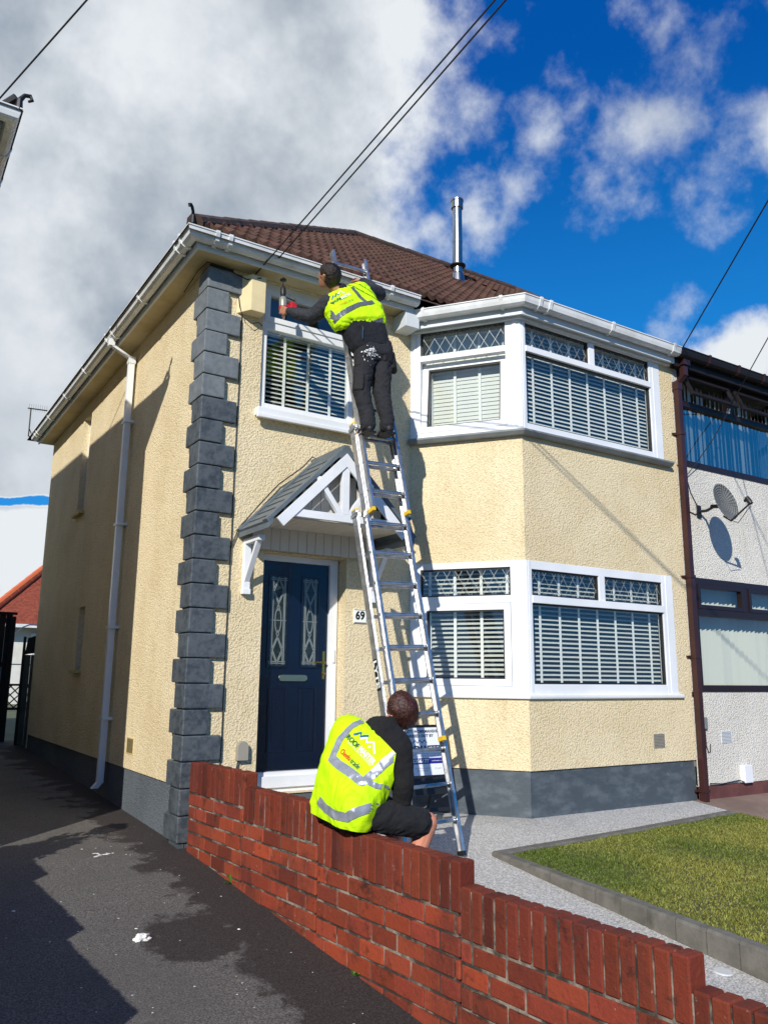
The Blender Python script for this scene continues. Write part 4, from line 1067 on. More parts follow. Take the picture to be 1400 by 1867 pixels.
# ================================================================== LADDER
lad = thing('ladder', 'aluminium three-section extension ladder leaning on the front gutter beside the porch', 'ladder', (1.33, -1.53, -.387))
LN = Vector((0, -.971, .238)).normalized(); LD = Vector((-.033, .245, 1)).normalized(); LX = Vector((1, 0, .033)).normalized()
def lp(z, side, off): return Vector((1.322-.033*z, -1.53+.245*(z+.387), z))+LX*side+LN*off
def ladder_section(z0, z1, half, off, cap_top, foot):
    for sg in (-1, 1):
        mb = MB(); D = lp(z1, 0, 0)-lp(z0, 0, 0)
        w = .0045; dpt = .066
        mb.obox(lp(z0, sg*half-(w/2), off-dpt/2), LX*w, LN*dpt, D)                      # web
        fl = .022
        for k in (-1, 1):
            a = off+k*(dpt/2)-(.0045 if k > 0 else 0)
            mb.obox(lp(z0, sg*half-(fl if sg > 0 else 0), a), LX*fl, LN*.0045, D)
            mb.obox(lp(z0, sg*half-(fl if sg > 0 else 0)+(0 if sg > 0 else fl-.003), a-(0.008 if k > 0 else -.0), ), LX*.003, LN*(.0085), D)
        st = mb.build('stile', 'alu', lad, bevel=.0008)
        z = -.165
        while z < z1-.05:
            if z > z0+.05:
                rv = MB(); rv.lathe([(0, .0), (.012, .0), (.012, .003), (.006, .0045), (0, .0045)], lp(z, sg*(half+.0022), off), LX*sg, 10); rv.build('rivet', 'sillgrey', st)
            z += .25
        if foot:
            fm = MB(); fm.obox(lp(z0-.02, sg*half-(.026 if sg > 0 else .004), off-.036), LX*.030, LN*.072, LD*.034); fm.build('rubber_foot', foot, st, bevel=.004)
        if cap_top:
            fm = MB(); fm.obox(lp(z1-.006, sg*half-(.024 if sg > 0 else .002), off-.035), LX*.026, LN*.070, LD*.018); fm.build('end_cap', 'yellow', st, bevel=.004)
    z = -.165
    while z < z1-.03:
        if z > z0+.05:
            r = MB(); a, b = lp(z, -half, off), lp(z, half, off)
            pr_ = [(.015*math.cos(t), .013*math.sin(t)) for t in np.linspace(0, 2*math.pi, 13)[:-1]]
            r.prism([(p if p[0] < .010 else (.011, p[1])) for p in pr_], a, LN*-1 if 0 else LD*-1, LN, b-a)
            # flat tread on top
            r.obox(a-LN*.014+LD*.010, b-a, LN*.028, LD*.004)
            r.build('rung', 'alu', lad, bevel=0)
        z += .25
ladder_section(-.385, 2.21, .255, .0, True, 'black')
ladder_section(.40, 2.96, .200, .072, True, 'yellow')
ladder_section(2.17, 4.71, .182, .144, False, 'yellow')
g_ = MB()
for z, h, o in ((2.15, .255, 0), (2.90, .200, .072)):
    for sg in (-1, 1):
        g_.obox(lp(z, sg*(h+.006)-.006, o-.04), LX*.010, LN*.11, LD*.03)
        g_.obox(lp(z, sg*(h)-(.04 if sg > 0 else -.0), o+.036), LX*.04, LN*.004, LD*.03)
g_.build('guide_bracket', 'steel', lad, bevel=.001)
lb = MB(); O_ = lp(.78, -.258-.001, -.027); lb.obox(O_, -LX*.001, LN*.05, LD*.24); lab = lb.build('brand_label', 'black', lad)
O2 = lp(.90, -.2615, .0-.002)
put_text('LYTE', .062, O2, -LD, -LN*-1, 'label_lettering', 'logowhite', lab, bold=.002, width=.21)

# ================================================================== PEOPLE helpers
def icos(c, r, sub=2, sc=None):
    bm = bmesh.new(); bmesh.ops.create_icosphere(bm, subdivisions=sub, radius=1)
    out = []
    for v in bm.verts:
        p = v.co.copy()
        if sc is not None: p = Vector((p.x*sc[0], p.y*sc[1], p.z*sc[2]))
        out.append(Vector(c)+p*r)
    bm.free(); return out
_ico = icos((0, 0, 0), 1)
def hull_into(bm, pts):
    vs = [bm.verts.new(p) for p in pts]
    r = bmesh.ops.convex_hull(bm, input=vs, use_existing_faces=False)
    junk = [e for e in r['geom_interior'] if isinstance(e, bmesh.types.BMVert)]
    bmesh.ops.delete(bm, geom=junk, context='VERTS')
def blob(name, hulls, m, parent, voxel=.008, smooth=6, fold=0, fsc=9, fstretch=(1, 1, 1), clip=None, seed=0, finemask=None):
    """hulls: list of lists of (centre, radius); union by voxel remesh, smoothed, then creased with cloth-like folds"""
    bm = bmesh.new()
    for h in hulls:
        pts = []
        for c, r in h: pts += [Vector(c)+v*r for v in _ico]
        hull_into(bm, pts)
    bmesh.ops.recalc_face_normals(bm, faces=bm.faces)
    me = bpy.data.meshes.new(name); bm.to_mesh(me); bm.free()
    ob = bpy.data.objects.new(name, me); COL.objects.link(ob)
    md = ob.modifiers.new('r', 'REMESH'); md.mode = 'VOXEL'; md.voxel_size = voxel
    if smooth:
        sm_ = ob.modifiers.new('s', 'SMOOTH'); sm_.iterations = smooth; sm_.factor = .6
    bpy.context.view_layer.update()
    dg = bpy.context.evaluated_depsgraph_get(); me2 = bpy.data.meshes.new_from_object(ob.evaluated_get(dg))
    bpy.data.objects.remove(ob); bpy.data.meshes.remove(me)
    if fold:
        nrm = [v.normal.copy() for v in me2.vertices]
        for v, n in zip(me2.vertices, nrm):
            p = v.co; q = Vector((p.x*fsc*fstretch[0], p.y*fsc*fstretch[1], p.z*fsc*fstretch[2]+seed))
            w_ = noise.noise_vector(q*.5)*.9; a = noise.noise(q+w_)
            a2 = 1-abs(noise.noise(q*1.7+w_*1.5))*2.2
            v.co = p+n*fold*(a*.7+a2*.55)
    if clip:
        bm = bmesh.new(); bm.from_mesh(me2)
        for (co, no) in clip:
            bmesh.ops.bisect_plane(bm, geom=bm.verts[:]+bm.edges[:]+bm.faces[:], plane_co=co, plane_no=no, clear_outer=True)
        bm.to_mesh(me2); bm.free()
    me2.materials.clear(); me2.materials.append(MT[m])
    me2.polygons.foreach_set('use_smooth', [True]*len(me2.polygons))
    me2.name = name; o = bpy.data.objects.new(name, me2); link(o, parent); return o
def tree_of(o):
    me = o.data; return BVHTree.FromPolygons([v.co.copy() for v in me.vertices], [tuple(p.vertices) for p in me.polygons])
class Proj:
    def __init__(s, bvh, P, U, V, N): s.b = bvh; s.P, s.U, s.V, s.N = Vector(P), Vector(U).normalized(), Vector(V).normalized(), Vector(N).normalized()
    def hit(s, u, v, off):
        o = s.P+s.U*u+s.V*v+s.N*.6
        h = s.b.ray_cast(o, -s.N, 1.0)
        if h[0] is None: return None
        n = h[1] if h[1].dot(s.N) > 0 else -h[1]
        return h[0]+(s.N*.7+n*.3)*off
def strip(pr_, pts, w, off, name, m, parent, step=.008, thick=0):
    """ribbon laid on the cloth along a (u,v) path"""
    P2 = [Vector(p) for p in pts]; cen = []
    for a, b in zip(P2[:-1], P2[1:]):
        n = max(1, int((b-a).length/step))
        for i in range(n): cen.append(a+(b-a)*i/n)
    cen.append(P2[-1]); mb = MB(); rows = []
    for i, c in enumerate(cen):
        t = (cen[min(i+3, len(cen)-1)]-cen[max(i-3, 0)]).normalized(); q = Vector((-t.y, t.x)); row = []
        for k in range(7):
            uv = c+q*w*(k/6-.5); row.append(pr_.hit(uv.x, uv.y, off))
        rows.append(row)
    for r0, r1 in zip(rows[:-1], rows[1:]):
        for k in range(6):
            qd = (r0[k], r0[k+1], r1[k+1], r1[k])
            if all(p is not None for p in qd) and max((qd[0]-qd[2]).length, (qd[1]-qd[3]).length) < .05: mb.quad(*qd)
    if mb.f: return mb.build(name, m, parent, smooth=False, fixn=False)
def proj_text(pr_, s, size, c, ang, name, m, parent, off=.004, bold=.0, width=None):
    vs, fs = text_mesh(s, size, bold); w = max(v.x for v in vs)-min(v.x for v in vs); k = width/w if width else 1
    ca, sa = math.cos(ang), math.sin(ang); out = []
    for v in vs:
        x, y = v.x*k, v.y; out.append(pr_.hit(c[0]+x*ca-y*sa, c[1]+x*sa+y*ca, off) or Vector((0, 0, 0)))
    mb = MB(); mb.add(out, [f for f in fs if all(out[i].length > .01 for i in f)])
    return mb.build(name, m, parent, fixn=False)
def hand(name, wrist, d, palm_n, thumb_side, curl, m, parent, sc=1.0):
    """palm and five bent fingers; d = pointing direction, palm_n = way the palm faces, curl in radians"""
    d = Vector(d).normalized(); pn = Vector(palm_n); pn = (pn-d*pn.dot(d)).normalized(); s_ = d.cross(pn)*thumb_side
    W = Vector(wrist); hs = []
    pts = []
    for t in (-1, 1):
        pts += [(W+d*.012*sc+s_*t*.018*sc, .015*sc), (W+d*.078*sc+s_*t*.030*sc, .012*sc)]
    hs.append(pts)
    for i, (o, L) in enumerate(((.033, .068), (.012, .078), (-.011, .073), (-.032, .057))):
        p = W+d*.080*sc+s_*o*sc; a = .0
        for j in range(3):
            a = curl*(.55+.55*j); dd = d*math.cos(a)+pn*math.sin(a); q = p+dd*L*sc*(.44, .32, .26)[j]
            hs.append([(p, .0092*sc*(1-.08*j)), (q, .0085*sc*(1-.1*j))]); p = q
    p = W+d*.028*sc+s_*.028*sc; q = p+(d*.6+s_*.55+pn*.45).normalized()*.042*sc; r = q+(d*.8+pn*.65-s_*.05).normalized()*.032*sc
    hs.append([(p, .0125*sc), (q, .0105*sc)]); hs.append([(q, .0105*sc), (r, .0088*sc)])
    return hs

V3 = Vector
def locks(hair, Hd, fd, up, m, sd, n_, l0, l1):
    """short locks of hair radiating from the crown"""
    hl = MB(); hb = tree_of(hair); rr = random.Random(sd); cw = Hd-fd*.075+up*.06
    for i in range(n_):
        v = V3((rr.gauss(0, 1), rr.gauss(0, 1), rr.gauss(0, 1))).normalized()
        if v.dot(fd) > .45: continue
        h = hb.ray_cast(Hd+v*.3+up*.02, -v, .5)
        if h[0] is None: continue
        n = h[1] if h[1].dot(v) > 0 else -h[1]; t = (h[0]-cw); t = (t-n*t.dot(n)); t = t.normalized() if t.length > 1e-4 else n.orthogonal()
        t = (t+n.cross(t)*.5+V3((rr.uniform(-.3, .3), rr.uniform(-.3, .3), rr.uniform(-.3, .3)))).normalized()
        p = h[0]-n*.003; w_ = n.cross(t)*rr.uniform(.0008, .0018); L_ = rr.uniform(l0, l1)
        hl.add([p-w_, p+w_, p+t*L_*.6+w_*.8+n*.004, p+t*L_*.6-w_*.8+n*.004, p+t*L_+n*.003], [(0, 1, 2, 3), (3, 2, 4)])
    return hl.build('hair_locks', m, hair, fixn=False)
# ================================================================== PERSON ON THE LADDER
V3 = Vector
man = thing('person', 'person standing high on the ladder in hi-vis vest and charcoal trousers holding a drill', 'person', (1.18, -.9, 2.86))
Ls, Rs = V3((.795, -.74, 4.035)), V3((1.180, -.69, 4.265)); Lh, Rh = V3((1.09, -.87, 3.60)), V3((1.265, -.87, 3.63))
Lk, Rk = V3((1.045, -.90, 3.24)), V3((1.245, -.90, 3.27)); La, Ra = V3((1.085, -.95, 2.95)), V3((1.262, -.97, 2.965))
Nk = V3((.955, -.72, 4.20)); Hd = V3((.818, -.70, 4.305)); Le, Lw = V3((.70, -.60, 3.945)), V3((.565, -.42, 4.03)); Re, Rw = V3((1.385, -.62, 4.345)), V3((1.32, -.44, 4.52))
# head: cranium, jaw, nose, ears; looks up and left at the drill
fd = V3((-.42, .80, .36)).normalized(); up = V3((-.38, -.10, .92)); up = (up-fd*up.dot(fd)).normalized(); rt = fd.cross(up)
def head_parts(H, fd, up, rt, s=1.06):
    return [[(H+up*.030*s-fd*.014*s, .080*s), (H+up*.022*s+fd*.020*s, .074*s)], [(H-up*.058*s+fd*.055*s+rt*.018*s, .028*s), (H-up*.058*s+fd*.055*s-rt*.018*s, .028*s), (H-up*.01*s+fd*.03*s, .062*s), (H-up*.03*s-fd*.02*s, .055*s)],
            [(H+up*.012*s+fd*.086*s, .010*s), (H-up*.016*s+fd*.104*s, .011*s)], [(H-up*.045*s+fd*.088*s+rt*.012*s, .008*s), (H-up*.045*s+fd*.088*s-rt*.012*s, .008*s)],
            [(H+rt*.076*s-up*.01*s-fd*.006*s, .012*s), (H+rt*.084*s+up*.022*s-fd*.014*s, .012*s)], [(H-rt*.076*s-up*.01*s-fd*.006*s, .012*s), (H-rt*.084*s+up*.022*s-fd*.014*s, .012*s)]]
LH = hand('h', Lw, (-.30, .55, .30), (.9, .45, .1), 1, 1.25, None, None, 1.0)
RH = hand('h', Rw, (-.15, .6, .45), (-.1, .5, -.8), 1, 1.0, None, None, 1.0)
body = blob('body', head_parts(Hd, fd, up, rt)+[[(Nk+V3((.0, 0, -.02)), .056), (Hd-up*.05-fd*.02, .052)], [(Ls, .045), (Rs, .045), (V3((.93, -.76, 3.98)), .07), (V3((1.18, -.76, 4.05)), .07)], [(V3((.95, -.78, 3.96)), .07), (V3((1.17, -.78, 4.03)), .07), (Lh+V3((.03, 0, 0)), .06), (Rh, .06)],
        [(Ls, .048), (Le, .040)], [(Le, .040), (Lw, .028)], [(Rs, .048), (Re, .040)], [(Re, .040), (Rw, .028)], [(Lh, .07), (Lk, .05)], [(Lk, .05), (La, .035)], [(Rh, .07), (Rk, .05)], [(Rk, .05), (Ra, .035)],
        [(La+V3((0, -.02, -.05)), .03), (La+V3((-.02, .12, -.06)), .028)], [(Ra+V3((0, -.02, -.05)), .03), (Ra+V3((.0, .12, -.06)), .028)]]+LH+RH, 'skin_b', man, voxel=.006, smooth=3)
hair = blob('hair', [[(Hd+up*.042-fd*.022, .090), (Hd+up*.047+fd*.012, .083)], [(Hd-up*.005-fd*.038, .072), (Hd+up*.02-fd*.032, .083)], [(Hd-up*.035-fd*.036, .060)]], 'hair_b', man, voxel=.006, smooth=2, fold=.004, fsc=45,
            clip=[(Hd+fd*.040+up*.03, (fd+up*-.55).normalized())])
locks(hair, Hd, fd, up, 'hair_b', 8, 1600, .010, .020)
ey = MB()
for sg in (-1, 1): ey.lathe([(0, .004), (.006, .003), (.009, 0), (.009, -.004)], Hd+fd*.088+rt*sg*.030+up*.014, fd, 10)
ey.build('eye', 'paint', man)
top = blob('sweatshirt', [[(Ls+V3((.03, 0, -.02)), .082), (Rs+V3((-.02, 0, -.02)), .082), (V3((.89, -.80, 3.90)), .10), (V3((1.19, -.82, 3.97)), .10)], [(V3((.93, -.82, 3.88)), .10), (V3((1.20, -.83, 3.95)), .10), (V3((1.055, -.86, 3.68)), .105), (V3((1.24, -.87, 3.70)), .10)],
        [(Nk+V3((.0, .0, -.03)), .072), (Nk+V3((-.02, 0, .015)), .062)]], 'navytop', man, fold=.006, fsc=14, smooth=8)
sl = blob('sleeves', [[(Ls, .080), (Ls.lerp(Le, .5)+V3((0, 0, -.012)), .070)], [(Ls.lerp(Le, .5)+V3((0, 0, -.012)), .070), (Le, .062)], [(Le, .062), (Le.lerp(Lw, .6), .052)], [(Le.lerp(Lw, .6), .052), (Lw-V3((-.01, .012, .0)), .036)],
        [(Rs, .080), (Re, .070)], [(Re, .070), (Rw, .044)]], 'jacket', man, fold=.007, fsc=20, smooth=5, seed=4)
tr = blob('trousers', [[(Lh+V3((.01, 0, .06)), .098), (Rh+V3((0, 0, .06)), .098), (Lh+V3((.0, -.012, -.02)), .102), (Rh+V3((.0, -.012, -.02)), .102)], [(Lh+V3((0, -.01, -.04)), .096), (Lk, .076)], [(Lk, .076), (La+V3((0, 0, .05)), .062)], [(La+V3((0, 0, .05)), .062), (La+V3((0, .0, -.015)), .066)],
        [(Rh+V3((0, -.01, -.04)), .096), (Rk, .076)], [(Rk, .076), (Ra+V3((0, 0, .05)), .062)], [(Ra+V3((0, 0, .05)), .062), (Ra+V3((0, 0, -.015)), .064)]], 'trouser', man, fold=.008, fsc=15, fstretch=(1, 1, 1.5), smooth=4, seed=9)
pk = blob('holster_pocket', [[(Rh+V3((.085, -.02, .0)), .032), (Rh+V3((.105, -.03, -.13)), .034), (Rh+V3((.07, -.07, -.12)), .03), (Rh+V3((.07, -.06, .0)), .025)], [(Lh+V3((-.075, -.04, -.02)), .026), (Lh+V3((-.085, -.03, -.14)), .026), (Lh+V3((-.055, -.08, -.13)), .02)],
        [(Rh+V3((-.035, -.095, .0)), .016), (Rh+V3((.04, -.09, .0)), .016), (Rh+V3((-.03, -.098, -.09)), .016), (Rh+V3((.04, -.09, -.09)), .016)], [(Lh+V3((-.05, -.095, .02)), .012), (Lh+V3((.03, -.10, .02)), .012), (Lh+V3((-.05, -.10, -.06)), .012), (Lh+V3((.03, -.10, -.06)), .012)],
        [(Lk+V3((-.06, -.02, .12)), .02), (Lk+V3((-.07, -.02, .0)), .02), (Lk+V3((-.02, -.06, .12)), .018), (Lk+V3((-.03, -.062, .0)), .018)], [(Rk+V3((.06, -.02, .12)), .02), (Rk+V3((.065, -.02, .0)), .02), (Rk+V3((.03, -.06, .12)), .018), (Rk+V3((.03, -.06, .0)), .018)]], 'pocket', man, voxel=.006, smooth=3, fold=.003, fsc=30)
# white paint splashes on the seat of the trousers
tb_ = tree_of(tr); tb2 = tree_of(pk); sp = MB(); rr = random.Random(3)
for i in range(85):
    x = Lh.x+rr.gauss(-.005, .042); z = Lh.z+rr.gauss(-.045, .034)
    best = None
    for b_ in (tb_, tb2):
        h = b_.ray_cast(V3((x-.05, -1.5, z)), V3((.09, 1, .02)).normalized(), 2)
        if h[0] is not None and (best is None or h[3] < best[3]): best = h
    if best is None: continue
    n = best[1] if best[1].y < 0 else -best[1]; c = best[0]+n*.0025; a = n.orthogonal().normalized(); b = n.cross(a); r = rr.uniform(.002, .008)*(1.4 if rr.random() < .2 else 1); st_ = rr.uniform(.5, 1.6); th = rr.uniform(0, 3)
    k = 9; rad = [r*rr.uniform(.55, 1.25) for _ in range(k)]
    sp.add([c]+[c+(a*math.cos(t*2*math.pi/k+th)*st_+b*math.sin(t*2*math.pi/k+th))*rad[t] for t in range(k)], [(0, 1+t, 1+(t+1) % k) for t in range(k)])
sp.build('paint_splash', 'paint', tr, fixn=False)
bt = blob('boots', [[(La+V3((0, -.035, -.055)), .034), (La+V3((-.015, .09, -.058)), .032), (La+V3((0, -.01, .0)), .040)], [(Ra+V3((0, -.04, -.05)), .035), (Ra+V3((.0, .09, -.062)), .033), (Ra+V3((0, -.01, .0)), .041)]], 'boot', man, voxel=.006, smooth=3)
so_ = MB()
for A_ in (La, Ra): so_.prism([(-.038, -.075), (.038, -.075), (.042, .0), (.045, .09), (.02, .135), (-.02, .135), (-.045, .09), (-.042, .0)], A_+V3((0, -.005, -.096)), (1, 0, 0), (0, 1, 0), (0, 0, .018))
so_.build('boot_sole', 'black', bt, bevel=.004)
vest = blob('vest', [[(Ls+V3((.035, 0, .0)), .095), (Rs+V3((-.03, 0, .0)), .095), (Nk+V3((0, -.01, -.05)), .085), (V3((.865, -.79, 3.94)), .108), (V3((1.195, -.80, 4.03)), .108)], [(V3((.86, -.80, 3.95)), .108), (V3((1.20, -.80, 4.05)), .108), (V3((.89, -.825, 3.865)), .112), (V3((1.20, -.84, 3.945)), .112)]],
            'hivis', man, fold=.008, fsc=13, fstretch=(1, 1, 1.6), smooth=5, seed=2,
            clip=[(V3((.86, -.8, 3.768)), V3((.22, .05, -1)).normalized()), (V3((.762, -.74, 4.04)), V3((-.88, -.0, .16)).normalized()), (V3((1.262, -.69, 4.25)), V3((.92, 0, .25)).normalized())])
bv = tree_of(vest); pj = Proj(bv, (1.0, -.93, 4.05), (.980, -.062, .188), (-.171, .216, .961), (-.1, -.974, .201))
strip(pj, [(-.318, .065), (-.254, -.135)], .042, .004, 'reflective_band', 'reflect_shade', vest)
strip(pj, [(.02, .20), (.045, .10), (.085, .01)], .036, .004, 'reflective_band', 'reflect_shade', vest)
strip(pj, [(-.37, -.235), (-.30, -.195), (-.22, -.140), (-.10, -.075), (.0, -.025), (.16, .015)], .044, .0045, 'reflective_band', 'reflect_shade', vest)
strip(pj, [(-.43, -.255), (-.35, -.285), (-.25, -.285), (-.10, -.258), (.05, -.215), (.2, -.165)], .036, .004, 'reflective_band', 'reflect_shade', vest)
an = math.atan2(.057, .103)
proj_text(pj, 'ROOF', .040, (-.190, .022), an, 'vest_lettering', 'logogreen', vest, off=.009, bold=.0012, width=.115)
proj_text(pj, 'MASTER', .036, (-.09, .075), an, 'vest_lettering', 'logowhite', vest, off=.009, bold=.001, width=.13)
proj_text(pj, 'Cheeka', .032, (-.155, -.022), math.atan2(.094, .198), 'vest_lettering', 'logored', vest, off=.009, width=.095)
proj_text(pj, 'trade', .032, (-.065, .020), math.atan2(.094, .198), 'vest_lettering', 'logogreen', vest, off=.009, width=.075)
strip(pj, [(-.222, .046), (-.196, .092), (-.190, .068), (-.165, .112), (-.150, .090)], .009, .005, 'vest_logo', 'logoblue', vest)
strip(pj, [(-.150, .098), (-.115, .145), (-.085, .110)], .009, .005, 'vest_logo', 'logowhite', vest)
cord = MB(); cord.tube([V3((1.02, -.935, 3.82)), V3((1.015, -.965, 3.78)), V3((1.01, -.97, 3.68))], .004, 5); cord.build('tool_hook', 'steel', tr)

# ---- drill in the left hand
dr = thing('power_drill', 'red and grey cordless drill held upright against the soffit', 'drill', (.585, -.27, 4.1))
up_ = V3((.02, .12, 1)).normalized(); B = V3((.585, -.275, 4.16))
d_ = MB(); d_.lathe([(0, -.085), (.028, -.083), (.036, -.06), (.037, .03), (.034, .06), (.026, .075), (0, .076)], B, up_, 20); bd = d_.build('motor_body', 'toolgrey', dr, smooth=True)
d_ = MB(); d_.lathe([(0, .074), (.022, .075), (.022, .10), (.026, .11), (.024, .17), (.012, .195), (0, .197)], B, up_, 16); d_.build('chuck', 'black', dr, smooth=True)
d_ = MB(); d_.tube([B+up_*.19, B+up_*.285], .006, 8); d_.lathe([(0, 0), (.03, .0), (.03, .008), (0, .008)], B+up_*.255, up_, 14); d_.build('drill_bit', 'black', dr)
side = V3((.93, -.18, -.25)).normalized()
d_ = MB(); d_.obox(B-up_*.03-side*.0-V3((0, .018, 0)), side*.12, V3((0, .036, 0)), up_*.045); d_.obox(B+side*.06-V3((0, .035, 0))-up_*.045, side*.055, V3((0, .052, 0)), up_*.095); d_.build('red_grip', 'red', dr, bevel=.006)
d_ = MB(); d_.obox(B+side*.115-V3((0, .03, 0))-up_*.045, side*.045, V3((0, .06, 0)), up_*.09); d_.build('battery', 'black', dr, bevel=.006)
d_ = MB(); d_.lathe([(0, -.005), (.041, -.005), (.041, .022), (0, .022)], B-up_*.05, up_, 18); d_.build('red_collar', 'red', dr)
d_ = MB(); d_.tube([B+up_*.09, B+up_*.09+side*.12], .007, 8); d_.tube([B+up_*.085+side*.055, B+up_*.135+side*.055], .005, 6); d_.tube([B+up_*.07+side*.12, B+up_*.12+side*.12], .007, 6); d_.tube([B+side*.16+up_*.0, B+side*.19+up_*.02, B+side*.19+up_*.05], .005, 6); d_.build('side_handle', 'black', dr)

# ================================================================== PERSON SITTING ON THE WALL
sit = thing('person', 'person sitting on the brick wall in black shorts and hi-vis vest, looking up', 'person', (.2, -2.28, .02))
Lh, Rh = V3((.205, -2.13, .122)), V3((.20, -2.38, .115)); Ls, Rs = V3((.260, -2.10, .540)), V3((.425, -2.43, .445)); Nk = V3((.400, -2.27, .555)); Hd = V3((.545, -2.27, .668))
Le, Lw = V3((.40, -2.0, .30)), V3((.40, -2.13, .16)); Re, Rw = V3((.435, -2.46, .27)), V3((.455, -2.42, .125))
Lk, Rk = V3((.62, -2.14, .06)), V3((.625, -2.43, .035)); La, Ra = V3((.56, -2.12, -.41)), V3((.53, -2.36, -.43))
fd = V3((-.30, .66, .69)).normalized(); up = V3((-.25, -.72, .58)); up = (up-fd*up.dot(fd)).normalized(); rt = fd.cross(up)
LH = hand('h', Lw, (.35, -.55, -.25), (.5, .2, -.8), -1, .6, None, None, 1.0)
RH = hand('h', Rw, (.35, .75, -.10), (0, .1, -1), -1, .5, None, None, 1.0)
body = blob('body', head_parts(Hd, fd, up, rt)+[[(Nk, .058), (Hd-up*.045-fd*.02, .054)], [(Ls, .05), (Rs, .05), (Lh, .08), (Rh, .08)], [(Ls, .048), (Le, .040)], [(Le, .040), (Lw, .028)], [(Rs, .048), (Re, .040)], [(Re, .040), (Rw, .028)],
        [(Lh, .08), (Lk, .058)], [(Lk, .058), (Lk.lerp(La, .35)+V3((-.015, 0, 0)), .052)], [(Lk.lerp(La, .35)+V3((-.015, 0, 0)), .052), (La, .034)], [(Rh, .08), (Rk, .060)], [(Rk+V3((.004, 0, .004)), .060), (Rk.lerp(Ra, .35)+V3((-.02, 0, 0)), .054)], [(Rk.lerp(Ra, .35)+V3((-.02, 0, 0)), .054), (Ra, .034)],
        [(La+V3((-.03, 0, -.03)), .032), (La+V3((.13, .02, -.045)), .026)], [(Ra+V3((-.03, 0, -.03)), .032), (Ra+V3((.13, -.01, -.045)), .026)]]+LH+RH, 'skin_a', sit, voxel=.006, smooth=3)
ey = MB()
for sg in (-1, 1): ey.lathe([(0, .004), (.006, .003), (.009, 0), (.009, -.004)], Hd+fd*.088+rt*sg*.030+up*.014, fd, 10)
ey.build('eye', 'paint', sit)
hair = blob('hair', [[(Hd+up*.036-fd*.020, .092), (Hd+up*.045+fd*.018, .086)], [(Hd-up*.012-fd*.038, .078), (Hd+up*.02-fd*.034, .086)], [(Hd-up*.045-fd*.034, .066)]], 'hair_a', sit, voxel=.006, smooth=3, fold=.0025, fsc=36,
            clip=[(Hd+fd*.060+up*.03, (fd+up*-.35).normalized())])
locks(hair, Hd, fd, up, 'hair_a', 5, 2600, .018, .036)
hood = blob('hoodie', [[(Ls+V3((.02, 0, -.01)), .080), (Rs, .082), (V3((.20, -2.14, .32)), .10), (V3((.32, -2.38, .30)), .095)], [(V3((.20, -2.14, .32)), .10), (V3((.30, -2.38, .30)), .095), (Lh+V3((0, 0, .02)), .102), (Rh+V3((0, 0, .02)), .102)],
        [(Nk+V3((-.015, .05, .02)), .058), (Nk+V3((-.02, -.07, -.01)), .064), (Nk+V3((.04, -.03, .025)), .060)], [(Nk+V3((-.035, -.04, -.02)), .062), (Rs+V3((-.015, .02, .035)), .070)], [(Nk+V3((.05, -.08, -.01)), .05), (Rs+V3((.02, .02, .02)), .075)],
        [(Rs, .082), (Re, .064)], [(Re, .064), (Re.lerp(Rw, .6), .054)], [(Re.lerp(Rw, .6), .054), (Rw+V3((-.004, -.0, .01)), .044)], [(Ls, .078), (Le, .062)], [(Le, .062), (Lw, .042)]], 'hoodie', sit, fold=.007, fsc=20, smooth=4, seed=6)
sh = blob('shorts', [[(Lh+V3((0, 0, -.01)), .102), (Rh+V3((0, 0, -.01)), .102)], [(Lh+V3((-.065, .02, -.035)), .066), (Rh+V3((-.06, .01, -.035)), .066)], [(Lh, .108), (Lk+V3((-.10, 0, .015)), .088)], [(Rh+V3((.03, 0, 0)), .100), (Rk+V3((-.16, .005, .03)), .092)], [(Rk+V3((-.16, .005, .03)), .092), (Rk+V3((-.065, 0, .012)), .086)]], 'shorts', sit, fold=.009, fsc=15, smooth=4, seed=3,
          clip=[(Rk+V3((-.020, 0, 0)), V3((.99, .03, -.12)).normalized())])
bts = blob('boots', [[(La+V3((-.045, 0, -.03)), .042), (La+V3((.13, .02, -.045)), .036), (La+V3((0, 0, .04)), .048)], [(Ra+V3((-.045, 0, -.03)), .042), (Ra+V3((.13, -.01, -.045)), .036), (Ra+V3((0, 0, .04)), .048)]], 'boot', sit, voxel=.008, smooth=2)
vest = blob('vest', [[(Ls+V3((.02, .01, .0)), .103), (V3((.355, -2.30, .475)), .096), (V3((.395, -2.42, .435)), .092), (V3((.185, -2.13, .34)), .112), (V3((.30, -2.38, .30)), .105)], [(V3((.185, -2.13, .34)), .112), (V3((.30, -2.38, .30)), .105), (Lh+V3((-.045, .02, .02)), .122), (Rh+V3((-.03, .0, .03)), .124)],
        [(Lh+V3((-.045, .02, .0)), .120), (Rh+V3((-.03, .0, .01)), .120), (Lh+V3((-.05, .02, -.035)), .114), (Rh+V3((-.04, .01, -.03)), .114)]], 'hivis', sit, fold=.010, fsc=11, fstretch=(1, 1, .75), smooth=4, seed=8,
            clip=[(V3((.05, -2.3, .062)), V3((-.10, .12, -1)).normalized()), (V3((.35, -2.30, .54)), V3((.62, -.30, .66)).normalized()), (V3((.385, -2.475, .38)), V3((.55, -.82, -.12)).normalized()), (V3((.36, -2.2, .2)), V3((1, -.05, -.12)).normalized())])
bv = tree_of(vest); pj = Proj(bv, (.12, -2.33, .33), (.510, -.831, -.222), (.306, -.066, .950), (-.804, -.553, .221))
strip(pj, [(-.045, .335), (-.095, .27), (-.135, .17), (-.132, .045)], .040, .005, 'reflective_band', 'reflect', vest)
